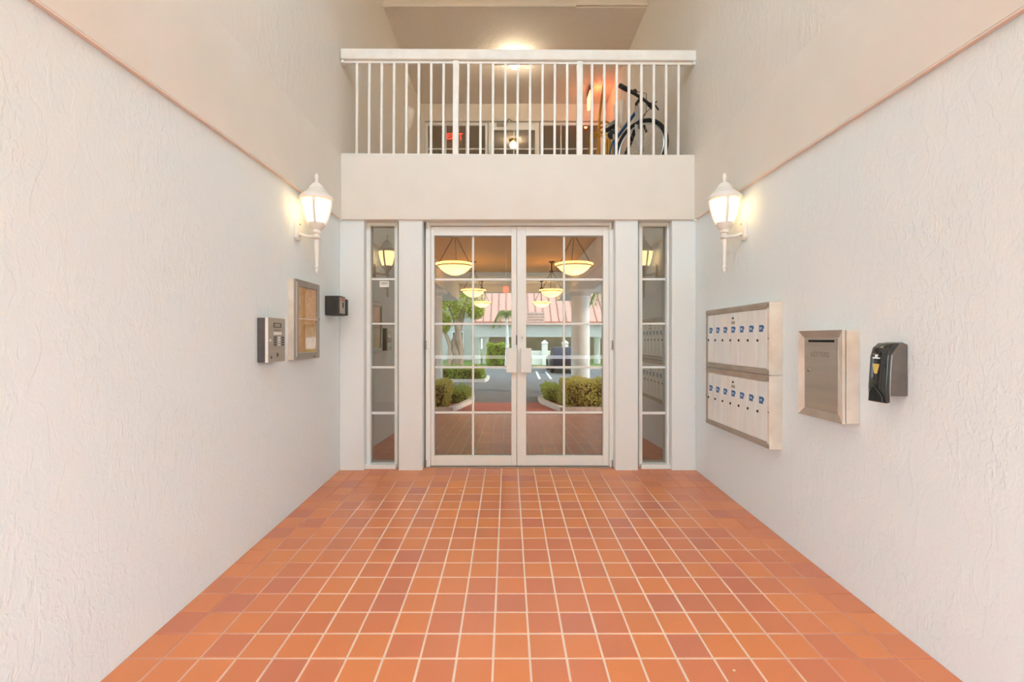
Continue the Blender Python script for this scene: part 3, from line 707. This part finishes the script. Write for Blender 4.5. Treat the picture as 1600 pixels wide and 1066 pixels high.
lb = thing('letter_drop_box', (XR, 2.66, .847), 'steel outgoing letters drop box with a slot beside the mailboxes', 'letter box')
y0, y1, z0, z1 = 2.473, 2.849, .847, 1.349; xf = XR - .096
MB().box(xf + .014, XR, y0, y1, z0, z1).build('case', M['boxside'], lb, bevel=.003)
fr = thing('frame', (0, 0, 0)); fr.parent = lb
fw = .042
def bevelbar(pts, m):   # frame bar whose face slopes from the outer edge down to the door
    return MB().add(pts, [(0, 1, 2, 3)] + [(4, 7, 6, 5), (0, 4, 5, 1), (1, 5, 6, 2), (2, 6, 7, 3), (3, 7, 4, 0)]).build('frame_bar', m, fr)
xo, xi, xk = xf, xf + .012, xf + .02
O = [(y0, z0), (y1, z0), (y1, z1), (y0, z1)]; I = [(y0 + fw, z0 + fw), (y1 - fw, z0 + fw), (y1 - fw, z1 - fw), (y0 + fw, z1 - fw)]
for k, m in zip(range(4), (M['boxframe'], M['boxside'], M['boxframe'], M['boxside'])):
    k2 = (k + 1) % 4
    bevelbar([(xo, *O[k]), (xo, *O[k2]), (xi, *I[k2]), (xi, *I[k]), (xk, *O[k]), (xk, *O[k2]), (xk, *I[k2]), (xk, *I[k])], m)
ld = MB().box(xi - .002, xk, y0 + fw + .002, y1 - fw - .002, z0 + fw + .002, z1 - fw - .002).build('door', M['steel'], lb, bevel=.002)
MB().box(xi - .003, xi + .006, y0 + .075, y1 - .082, z1 - .067, z1 - .054).build('slot', M['hole'], ld)
text(ld, 'LETTERS', .042, Matrix.Translation((xi - .0024, (y0 + y1) / 2 + .005, z1 - .138)) @ RR, mat('stamped_letters', (150, 141, 130), .5, .3), 'lettering', .0006)
lk = MB().lathe([(.001, .006), (.009, .006), (.011, 0)], 14, Matrix.Translation((xi - .002, y1 - .088, z1 - .235)) @ Matrix.Rotation(-math.pi / 2, 4, 'Y')).build('lock', M['boxframe'], ld, smooth=True)
MB().box(xi - .009, xi - .007, y1 - .090, y1 - .086, z1 - .239, z1 - .231).build('keyhole', M['hole'], lk)
MB().ball((xi - .002, y0 + .085, z1 - .09), .004, 8).build('rivet', M['gloss'], ld, smooth=True)

sd = thing('soap_dispenser', (XR, 2.225, 1.01), 'glossy black soap dispenser with amber window on the right wall', 'dispenser')
y0, y1, z0, z1 = 2.174, 2.276, 1.012, 1.286; xf = XR - .102
prof = [(XR, z0 + .02), (XR - .078, z0 + .02), (xf - .002, z0 - .012), (xf - .004, z0 + .06), (xf + .002, z0 + .14), (xf + .006, z1 - .07), (xf + .018, z1 - .03), (xf + .045, z1 - .008), (xf + .075, z1), (XR, z1 - .012)]
MB().prism(prof, y0 + .002, y1 - .002, 'y').build('cover', M['greycover'], sd, bevel=.006, seg=3, smooth=True)
fp_ = [(xf - .006, z0 - .014), (xf - .008, z0 + .06), (xf - .002, z0 + .14), (xf + .002, z1 - .07), (xf + .014, z1 - .028), (xf + .040, z1 - .004), (xf + .060, z1 - .006), (xf + .020, z1 - .06), (xf + .014, z0 + .14), (xf + .010, z0 + .05), (xf + .014, z0 - .010)]
fr_ = MB().prism(fp_, y0 - .003, y1 + .003, 'y').build('front_shell', M['smoke'], sd, bevel=.004, seg=2, smooth=True)
MB().tube([(xf + .012, y0 - .003, z0 + .0), (xf + .011, y0 - .003, z0 + .05), (xf + .015, y0 - .003, z0 + .14), (xf + .021, y0 - .003, z1 - .06)], .0022, 6).build('chrome_edge', M['gloss'], sd, smooth=True)
yc = (y0 + y1) / 2 + .012
win = [(yc - .018, z1 - .105), (yc + .018, z1 - .105), (yc + .016, z1 - .12), (yc + .008, z1 - .152), (yc - .008, z1 - .152), (yc - .016, z1 - .12)]
MB().prism(win, xf - .0045, xf + .004, 'x').build('level_window', M['amber'], fr_, bevel=.001)
MB().box(xf - .002, xf + .004, yc - .02, yc + .02, z1 - .080, z1 - .074).build('lettering', M['tagwhite'], fr_)
MB().box(xf - .002, xf + .004, yc - .006, yc + .006, z1 - .074, z1 - .060).build('emblem', M['tagwhite'], fr_)
MB().prism([(y0 + .006, z0 - .012), (y1 - .006, z0 - .012), (y1 - .012, z0 + .035), (yc, z0 + .07), (y0 + .012, z0 + .02)], xf - .016, xf - .004, 'x').build('push_bar', M['smoke'], sd, bevel=.004, seg=2)

lf = MB().add([(0, 0, 0), (.02, .012, .006), (.045, .004, .004), (.06, -.01, .001), (.04, -.018, .003), (.018, -.012, .005)], [(0, 1, 5), (1, 2, 4, 5), (2, 3, 4)], Matrix.Translation((px(715, 4.06), 4.06, fz(4.06) + .001))).build('fallen_leaf', mat('dry_leaf', (232, 206, 180), .8)); tag(lf, 'small pale dry leaf lying on the tiles near the doors', 'leaf')
pb = MB().ball((px(1147, 1.97), 1.97, fz(1.97) + .004), .006, 8, (1.2, .8, .6)).build('pebble', mat('pale_pebble', (235, 220, 190), .8)); tag(pb, 'tiny pale pebble on the tiles at the lower right', 'pebble')

# ------------------------------------------------------------------ outside, behind the camera (seen mirrored in the door glass)
MY = 2 * YG
def RY(ym): return MY - ym             # real depth of what appears ym away in the mirror
GZ = -.60
M['paver'] = None
def paver_mat():
    m = mat('red_paver', (176, 112, 96), 0.75); n, l, b = nodes(m)
    ge = n.new('ShaderNodeNewGeometry')
    l.new(ramp(m, ge.outputs['Random Per Island'], [(0, (182, 108, 94)), (.5, (194, 118, 102)), (1, (172, 106, 94))]), b.inputs['Base Color']); return m
M['paver'] = paver_mat()
M['asphalt'] = varied('asphalt', (118, 118, 120), (100, 100, 103), 14, 0.85, 6)
M['paint'] = varied('road_paint', (228, 226, 220), (210, 206, 200), 12, 0.8)
M['grass'] = varied('lawn_green', (112, 132, 60), (88, 112, 44), 20, 0.9, 5)
M['curb'] = varied('white_curb', (236, 232, 226), (214, 208, 200), 10, 0.8)
M['soil'] = varied('dark_mulch', (86, 62, 48), (66, 48, 38), 25, 0.95, 5)
M['tan'] = varied('tan_ceiling_paint', (224, 174, 110), (216, 166, 102), 3, 0.6)  # warm bounced light put into the ceiling colour
M['beam'] = varied('beam_plaster', (232, 226, 218), (224, 218, 208), 4, 0.7)
M['colm'] = varied('column_white', (238, 236, 232), (228, 226, 222), 5, 0.6)
M['seam'] = varied('brown_seam', (150, 88, 70), (138, 78, 62), 6, 0.6)
M['far'] = varied('far_white_render', (206, 204, 200), (196, 194, 190), 4, 0.7)
M['roof'] = varied('salmon_roof_metal', (200, 156, 140), (192, 147, 131), 5, 0.45)
M['roofedge'] = varied('terracotta_fascia', (196, 112, 82), (184, 102, 74), 6, 0.6)
M['bark'] = varied('pale_bark', (176, 156, 136), (136, 114, 94), 9, 0.9, 5, 0.4, 0.02, (1, 1, .3))
def leaf_mat(name, c1, c2):
    m = mat(name, c1, 0.55); n, l, b = nodes(m); ge = n.new('ShaderNodeNewGeometry')
    l.new(ramp(m, ge.outputs['Random Per Island'], [(0, c1), (1, c2)]), b.inputs['Base Color'])
    t = n.new('ShaderNodeBsdfTranslucent'); t.inputs['Color'].default_value = (*lin(c2), 1)
    mx = n.new('ShaderNodeMixShader'); mx.inputs[0].default_value = .3
    o = [x for x in n if x.type == 'OUTPUT_MATERIAL'][0]
    l.new(b.outputs[0], mx.inputs[1]); l.new(t.outputs[0], mx.inputs[2]); l.new(mx.outputs[0], o.inputs['Surface']); return m
M['leafy'] = leaf_mat('hedge_leaves', (150, 150, 52), (226, 214, 124))
M['leafg'] = leaf_mat('hedge_green_leaves', (118, 142, 48), (182, 194, 84))
M['leaft'] = leaf_mat('tree_leaves', (132, 146, 44), (190, 192, 88))
M['leafp'] = leaf_mat('palm_leaves', (96, 118, 52), (128, 150, 74))

# ground: ramp of pavers, drive, lawn
y_a, y_b, y_c, y_d = YM, RY(12.2), RY(14.0), RY(30)
def oz(y):                      # level of the outside ground
    if y >= y_b: return fz(YM) + (GZ - fz(YM)) * (y_a - y) / (y_a - y_b)
    return GZ
gr = MB()
gr.add([(-9, y_a, fz(YM) - .01), (9, y_a, fz(YM) - .01), (9, y_b, GZ - .01), (-9, y_b, GZ - .01), (9, y_c, GZ - .01), (-9, y_c, GZ - .01)], [(0, 1, 2, 3), (3, 2, 4, 5)])
forec = struct(gr.build('floor_forecourt', mat('paver_joint', (112, 84, 74), .9)), 'forecourt paved with red brick pavers')
pv = MB(); pw, pl_ = .20, .10
y = y_a; row = 0
while y - pl_ > y_c:
    x = -8.8 + (row % 2) * pw / 2
    while x < 8.7:
        ya, yb = y - .004, y - pl_ + .004
        pv.add([(x + .004, ya, oz(ya)), (x + pw - .004, ya, oz(ya)), (x + pw - .004, yb, oz(yb)), (x + .004, yb, oz(yb))], [(0, 1, 2, 3)]); x += pw
    y -= pl_; row += 1
p = pv.build('pavers', M['paver'], forec); p['kind'] = 'stuff'
struct(MB().box(-30, 30, y_d, y_c, GZ - .2, GZ - .012).build('floor_drive', M['asphalt']), 'asphalt drive outside')
tag(MB().box(-60, 60, RY(90), y_d - .06, GZ - .2, GZ - .001).build('lawn', M['grass']), 'strip of green lawn beyond the drive', 'lawn', kind='stuff')
tag(MB().box(-30, 30, y_d - .05, y_d + .12, GZ - .1, GZ + .08).build('curb', M['curb'], None, bevel=.02), 'long white curb along the far side of the drive', 'curb')
for k in range(2):
    ln = MB().add([(1.45 + k * .55, RY(22.2), GZ - .008), (1.57 + k * .55, RY(22.2), GZ - .008), (1.72 + k * .55, RY(27.5), GZ - .008), (1.60 + k * .55, RY(27.5), GZ - .008)], [(0, 1, 2, 3)]).build('parking_line', M['paint'])
    tag(ln, ('left' if k == 0 else 'right') + ' white parking line painted on the asphalt', 'road marking', 'parking lines')

# canopy over the forecourt
CZ = 3.80
struct(MB().box(-4.6, 4.8, RY(17.3), YM - .15, CZ, CZ + .15).build('ceiling_canopy', M['tan']), 'entrance canopy ceiling, coloured tan for warm bounced light')
struct(MB().box(-4.6, 4.8, RY(21.4), RY(17.3) - .002, CZ - .02, CZ + .15).build('ceiling_canopy_end', M['beam']), 'white ceiling of the outer canopy bay')
tag(MB().box(-4.6, 4.8, RY(21.4), RY(21.0), 3.41, CZ - .022).build('canopy_end_beam', M['beam'], None, bevel=.01), 'white beam closing the far end of the canopy', 'beam')
for s, lab in ((-1, 'left'), (1, 'right')):
    xa, xb = (2.15, 2.95) if s > 0 else (-2.95, -2.2)
    tag(MB().box(xa, xb, RY(20.98), YM - .26, 3.02, CZ - .022).build('canopy_beam', M['beam'], None, bevel=.02), 'long white plaster beam on the %s column of the canopy' % lab, 'beam')
    cx = 2.53 if s > 0 else -2.62; cy = RY(16.3)
    c = thing('column', (cx, cy, GZ), 'round white column carrying the canopy, on the %s of the forecourt' % lab, 'column', 'canopy columns')
    T = Matrix.Translation((cx, cy, 0))
    MB().lathe([(.325, GZ), (.325, 1.0), (.31, 2.70), (.33, 2.71), (.33, 2.74), (.305, 2.75), (.305, 2.80)], 32, T).build('shaft', M['colm'], c, smooth=True)
    MB().lathe([(.305, 2.80), (.34, 2.82), (.40, 2.88), (.42, 2.90), (.001, 2.90)], 32, T).build('capital', M['colm'], c, smooth=True)
    MB().box(cx - .44, cx + .44, cy - .44, cy + .44, 2.90, 3.02).build('abacus', M['colm'], c, bevel=.01)
    MB().lathe([(.42, GZ), (.42, GZ + .12), (.36, GZ + .2), (.325, GZ + .22)], 32, T).build('base', M['colm'], c, smooth=True)

# pendant bowls
_m = M['bowlglass']; _n, _l, _b = nodes(_m)
_t = _n.new('ShaderNodeBsdfTranslucent'); _t.inputs['Color'].default_value = (0.95, 0.78, 0.50, 1)
_a = _n.new('ShaderNodeAddShader'); _l.new(_b.outputs[0], _a.inputs[0]); _l.new(_t.outputs[0], _a.inputs[1])
_l.new(_a.outputs[0], [q for q in _n if q.type == 'OUTPUT_MATERIAL'][0].inputs['Surface'])
def pendant(x, y, label):
    t = thing('pendant_lamp', (x, y, CZ), label, 'lamp', 'pendant lamps under the canopy')
    T = Matrix.Translation((x, y, 0))
    bz, br = 2.86, .375
    MB().lathe([(.001, 2.645), (.10, 2.655), (.20, 2.695), (.29, 2.76), (.345, 2.825), (br, bz)], 32, T).build('bowl', M['bowlglass'], t, smooth=True)
    MB().lathe([(br - .004, bz - .02), (br + .012, bz - .012), (br + .03, bz + .022), (br + .012, bz + .028), (br - .004, bz - .02)], 32, T).build('glass_rim', M['bowlglass'], t, smooth=True)
    MB().tube([(x + (br + .006) * math.cos(2 * math.pi * k / 32), y + (br + .006) * math.sin(2 * math.pi * k / 32), bz - .03) for k in range(32)], .013, 6, True).build('metal_ring', M['bronze'], t, smooth=True)
    for k in range(3):
        a = 2 * math.pi * k / 3 + .5
        MB().tube([(x + br * math.cos(a), y + br * math.sin(a), bz - .01), (x + .03 * math.cos(a), y + .03 * math.sin(a), 3.46)], .0085, 6).build('rod', M['bronze'], t)
    bl = bpy.data.lights.new('pendant_bulb', 'POINT'); bl.energy = 9; bl.color = (1, .76, .44); bl.shadow_soft_size = .05
    bo = bpy.data.objects.new('pendant_bulb', bl); COL.objects.link(bo); bo.parent = t; bo.location = (.06, .1, 2.78 - CZ)
    MB().lathe([(.001, 3.44), (.05, 3.45), (.10, 3.475), (.05, 3.50), (.02, 3.53), (.02, 3.74), (.05, 3.75), (.10, 3.785), (.10, 3.80)], 20, T).build('stem', M['bronze'], t, smooth=True)
    return t
P0 = None
ord_ = {9.8: 'nearest', 15.0: 'middle', 19.9: 'farthest'}
for ym, xs in ((9.8, (-1.12, 1.385)), (15.0, (-1.12, 1.40)), (19.9, (-1.12, 1.43))):
    for k, x in enumerate(xs):
        lab = '%s of three amber bowl pendant lamps in the %s row under the canopy' % (ord_[ym], ('left', 'right')[k])
        if P0 is None: P0 = pendant(x, RY(ym), lab)
        else: copy_tree(P0, (x, RY(ym), CZ), None, lab)

# hedges
def leaves(n, sampler, size, m, name, parent):
    mb = MB(); vs = []; fs = []
    for i in range(n):
        p, nr = sampler(); d = Vector((random.gauss(0, 1), random.gauss(0, 1), random.gauss(0, 1) + .3)) * .7 + nr
        d.normalize(); a = d.orthogonal().normalized(); a = Matrix.Rotation(random.uniform(0, 6.28), 3, d) @ a; b = d.cross(a)
        s = size * random.uniform(.6, 1.25); o = len(vs)
        vs += [tuple(p - a * s), tuple(p + b * s * .5), tuple(p + a * s), tuple(p - b * s * .5)]; fs.append((o, o + 1, o + 2, o + 3))
    mb.v = vs; mb.f = fs
    o0 = parent_org(parent); me = bpy.data.meshes.new(name); me.from_pydata([tuple(Vector(q) - o0) for q in vs], [], fs); me.update()
    me.materials.append(m); o = bpy.data.objects.new(name, me); COL.objects.link(o); o.parent = parent; return o
def box_sampler(x0, x1, y0, y1, z0, z1, jit=.05):
    ax, ay, az = x1 - x0, y1 - y0, z1 - z0; areas = [ay * az, ay * az, ax * az, ax * az, ax * ay]
    def f():
        r = random.uniform(0, sum(areas)); k = 0
        while r > areas[k]: r -= areas[k]; k += 1
        u, v = random.random(), random.random()
        p, n = [((x0, y0 + ay * u, z0 + az * v), (-1, 0, 0)), ((x1, y0 + ay * u, z0 + az * v), (1, 0, 0)), ((x0 + ax * u, y0, z0 + az * v), (0, -1, 0)),
                ((x0 + ax * u, y1, z0 + az * v), (0, 1, 0)), ((x0 + ax * u, y0 + ay * v, z1), (0, 0, 1))][k]
        w = .05 * math.sin(p[0] * 7 + p[2] * 5) + .04 * math.sin(p[1] * 9 + p[0] * 4)
        n = Vector(n); return Vector(p) + n * (w + random.uniform(-.09, jit)), n
    return f
def hedge(x0, x1, ya, yb, z0, z1, n, size, m, label, soil=True):
    h = thing('hedge', ((x0 + x1) / 2, (ya + yb) / 2, z0), label, 'hedge', 'clipped hedges outside')
    y0, y1 = min(ya, yb), max(ya, yb)
    MB().box(x0 + .1, x1 - .1, y0 + .1, y1 - .1, z0, z1 - .1).build('branches', M['soil'], h)
    leaves(n, box_sampler(x0, x1, y0, y1, z0 + .05, z1), size, m, 'foliage', h); return h
hedge(1.50, 3.4, RY(12.4), RY(13.6), GZ, .15, 9500, .032, M['leafy'], 'tall variegated hedge at the foot of the right canopy column')
hedge(1.12, 2.3, RY(13.9), RY(15.3), GZ, -.16, 5200, .032, M['leafg'], 'low green hedge behind the variegated hedge on the right')
hedge(-3.6, -1.62, RY(12.4), RY(13.3), GZ, .13, 8500, .032, M['leafy'], 'variegated hedge in front of the left canopy column')
hedge(-2.9, -1.22, RY(13.75), RY(15.0), GZ, -.22, 5200, .032, M['leafg'], 'low green hedge behind the variegated hedge on the left')
hedge(-3.6, -1.15, RY(20.9), RY(22.6), GZ, 0.0, 6000, .045, M['leafg'], 'low clipped hedge on the curbed island across the drive')
hedge(-1.5, .1, RY(33), RY(34.2), GZ + .002, .95, 6000, .055, M['leafg'], 'rounded dense green hedge on the far lawn')
def curbpath(pts, label):
    m = MB(); P = [Vector(p) for p in pts]
    for a, b in zip(P[:-1], P[1:]):
        d = (b - a).normalized(); n = Vector((-d.y, d.x, 0)) * .07; a2, b2 = a - d * .02, b + d * .02
        vs = [a2 - n, b2 - n, b2 + n, a2 + n]; m.add([(v.x, v.y, oz(v.y) - .05) for v in vs] + [(v.x, v.y, oz(v.y) + .12) for v in vs], [(0, 3, 2, 1), (4, 5, 6, 7), (0, 1, 5, 4), (1, 2, 6, 5), (2, 3, 7, 6), (3, 0, 4, 7)])
    tag(m.build('curb', M['curb']), label, 'curb')
curbpath([(3.6, RY(12.15), 0), (1.42, RY(12.15), 0), (1.02, RY(13.7), 0), (1.0, RY(14.5), 0), (1.5, RY(15.6), 0)], 'white curb around the right hedge bed')
curbpath([(-3.8, RY(12.1), 0), (-1.5, RY(12.1), 0), (-1.16, RY(13.6), 0), (-1.12, RY(14.6), 0), (-1.6, RY(15.4), 0)], 'white curb around the left hedge bed')
curbpath([(-4.5, RY(20.6), 0), (-1.1, RY(20.6), 0), (-.98, RY(21.2), 0), (-.98, RY(22.8), 0)], 'white curb of the hedge island across the drive')

# twisted tree
tr = thing('tree', (-3.0, RY(27), GZ), 'tree with a twisted pale trunk and yellow-green crown beyond the drive', 'tree')
def stem(pts, rr): MB().tube(pts, rr, 10).build('trunk', M['bark'], tr, smooth=True)
ty = RY(27)
stem([(-3.15, ty, GZ), (-3.0, ty + .05, .3), (-3.15, ty, 1.1), (-2.85, ty - .1, 1.9), (-2.6, ty, 3.0), (-2.3, ty, 4.2)], [.26, .2, .2, .18, .12, .06])
stem([(-2.8, ty + .1, GZ), (-2.75, ty, .6), (-2.85, ty + .1, 1.4), (-2.95, ty + .1, 2.2), (-3.4, ty, 3.2), (-3.9, ty, 4.2)], [.22, .18, .2, .18, .1, .05])
stem([(-3.5, ty + .2, GZ), (-3.4, ty + .2, .2), (-3.35, ty + .1, .9), (-3.7, ty, 1.8), (-4.0, ty, 2.8)], [.16, .12, .12, .09, .05])
blobs = [(-3.6, 3.0, 1.0), (-2.4, 3.6, 1.1), (-4.4, 3.4, .9), (-3.0, 4.4, 1.3), (-1.9, 3.0, .55), (-3.9, 2.2, .6)]
def blob_s():
    b = random.choice(blobs); d = Vector((random.gauss(0, 1), random.gauss(0, 1), random.gauss(0, 1))).normalized()
    return Vector((b[0], ty, b[1])) + d * b[2] * random.uniform(.55, 1.05), d
leaves(11000, blob_s, .065, M['leaft'], 'crown', tr)

def palm(x, y, h, label):
    t = thing('palm', (x, y, GZ), label, 'palm')
    MB().tube([(x, y, GZ), (x + .05, y, GZ + h * .5), (x, y, GZ + h)], [.14, .10, .08], 10).build('trunk', M['colm'], t, smooth=True)
    for k in range(9):
        a = 2 * math.pi * k / 9; d = Vector((math.cos(a), math.sin(a), 0)); m = MB(); sp = []
        for i in range(8):
            s = i / 7; sp.append(Vector((x, y, GZ + h)) + d * (.9 * s) + Vector((0, 0, .55 * math.sin(s * 2.2) - 1.35 * s * s)))
        n = Vector((-d.y, d.x, 0))
        for i in range(1, 8):
            for q in (-1, 1):
                for e in (0, .5):
                    c = sp[i - 1].lerp(sp[i], e); tip = c + n * q * .28 + d * .12 - Vector((0, 0, .38)); wd = d * .03
                    m.add([c - wd, c + wd, tip], [(0, 1, 2)])
        m.tube(sp, .012, 5); m.build('frond', M['leafp'], t)
palm(-.1, RY(29.5), 3.5, 'small slender palm on the far side of the drive')
palm(5.3, RY(25.2), 4.6, 'palm with drooping fronds behind the right canopy column')

# covered parking building with the salmon roof
cp = thing('carport', (4, RY(37), GZ), 'long covered car park with salmon standing-seam metal roof and white columns', 'building')
ya, yb, yr = RY(36), RY(48), RY(42)
za, zr = 2.62, 7.6
rf = MB().add([(-2.6, ya + .5, za), (16, ya + .5, za), (16, yr, zr), (-2.6, yr, zr), (-2.6, ya + .5, za - .1), (16, ya + .5, za - .1), (16, yr, zr - .1), (-2.6, yr, zr - .1)],
              [(0, 1, 2, 3), (4, 7, 6, 5), (0, 4, 5, 1), (1, 5, 6, 2), (2, 6, 7, 3), (3, 7, 4, 0)]).build('roof', M['roof'], cp)
for k in range(32):
    x = -2.5 + k * .58
    MB().add([(x, ya + .5, za), (x + .035, ya + .5, za), (x + .035, yr, zr), (x, yr, zr), (x, ya + .5, za + .07), (x + .035, ya + .5, za + .07), (x + .035, yr, zr + .07), (x, yr, zr + .07)],
             [(4, 5, 6, 7), (0, 1, 5, 4), (1, 2, 6, 5), (3, 0, 4, 7)]).build('standing_seam', M['seam'], rf)
MB().box(-2.6, 16, ya + .44, ya + .52, za - .16, za + .02).build('fascia', M['roofedge'], cp)
MB().box(-2.6, 16, ya - .4, ya + .1, 1.45, za - .1).build('beam', M['far'], cp, bevel=.02)
for x in (-2.35, -1.75, 6.9, 11.0):
    MB().lathe([(.26, GZ), (.24, 1.3), (.32, 1.38), (.34, 1.45)], 18, Matrix.Translation((x, ya - .1, 0))).build('column', M['far'], cp, smooth=True)
MB().box(-2.6, 16, yb, yb + .15, GZ, 4).build('back_wall', varied('carport_back', (150, 136, 116), (120, 108, 92), 1.2, .8), cp)
wl = thing('garden_wall', (2.4, RY(33), GZ), 'low white wall with square capped posts across the drive', 'wall')
MB().box(1.3, 4.4, RY(34.1), RY(33.9), GZ, .45).build('panel', M['colm'], wl, bevel=.02)
for x in (2.45, 3.95):
    po = MB().box(x, x + .42, RY(34.2), RY(33.78), GZ, 1.0).build('post', M['colm'], wl, bevel=.02)
    MB().add([(x - .06, RY(34.26), 1.0), (x + .48, RY(34.26), 1.0), (x + .48, RY(33.72), 1.0), (x - .06, RY(33.72), 1.0), (x + .21, RY(33.99), 1.25)], [(0, 3, 2, 1), (0, 1, 4), (1, 2, 4), (2, 3, 4), (3, 0, 4)]).build('cap', M['colm'], po)

# house on the far left
hs = thing('house', (-6, RY(42), GZ), 'white house with dark windows half hidden behind the tree', 'building')
MB().box(-14, -2.9, RY(50), RY(42), GZ, 5.4).build('wall', M['far'], hs)
for (a, b, c, d) in ((-5.0, -4.1, .3, 1.9), (-7.0, -6.1, .3, 1.9), (-5.0, -4.1, 3.0, 4.4), (-7.0, -6.1, 3.0, 4.4)):
    w = MB().box(a - .1, b + .1, RY(42) - .02, RY(42) + .06, c - .1, d + .1).build('window_frame', M['white'], hs, bevel=.01)
    MB().box(a, b, RY(42) + .03, RY(42) + .065, c, d).build('window_pane', M['dark'], w)
MB().prism([(-14.4, 5.4), (-2.5, 5.4), (-8.4, 8.0)], RY(50.4), RY(41.6), 'y').build('roof', M['roof'], hs)

# parked car
def car(x, y, label):
    c = thing('car', (x, y, GZ), label, 'car'); W2 = .88
    Mx = Matrix.Translation((x, y, GZ))
    lo = [(-2.1, .28), (2.1, .28), (2.16, .55), (2.05, .78), (1.0, .92), (-1.75, .95), (-2.12, .85), (-2.16, .5)]
    M['carpaint'] = mat('dark_blue_car_paint', (46, 42, 62), .25, .2)
    MB().prism([(-p[0], p[1]) for p in lo], -W2, W2, 'x', Mx).build('body', M['carpaint'], c, bevel=.07, seg=3, smooth=True)
    hi = [(-1.65, .92), (1.05, .90), (.35, 1.40), (-.95, 1.44)]
    cb = MB().prism([(-p[0], p[1]) for p in hi], -W2 * .82, W2 * .82, 'x', Mx).build('cabin', M['carpaint'], c, bevel=.06, seg=3, smooth=True)
    hg = [(-1.5, .97), (.92, .96), (.33, 1.33), (-.9, 1.36)]
    MB().prism([(-p[0], p[1]) for p in hg], -W2 * .83, W2 * .83, 'x', Mx).build('side_glass', M['black'], cb)
    for yy in (-1.3, 1.3):
        for xx in (-.8, .8):
            w = MB().lathe([(.16, -.1), (.31, -.11), (.33, -.08), (.33, .08), (.31, .11), (.16, .1), (.001, .08)], 20, Mx @ Matrix.Translation((xx, yy, .33)) @ Matrix.Rotation(math.pi / 2 if xx > 0 else -math.pi / 2, 4, 'Y')).build('wheel', M['rubber'], c, smooth=True)
    for xx in (-.62, .62):
        MB().ball((x + xx, y + 2.08, GZ + .66), .11, 10, (1.4, .5, .8)).build('headlamp', M['gloss'], c, smooth=True)
    MB().box(x - .4, x + .4, y + 2.1, y + 2.18, GZ + .4, GZ + .55).build('grille', M['black'], c)
for k in range(1): pass
car(3.3, RY(27.7), 'dark blue car parked beyond the forecourt, behind the right hedge')
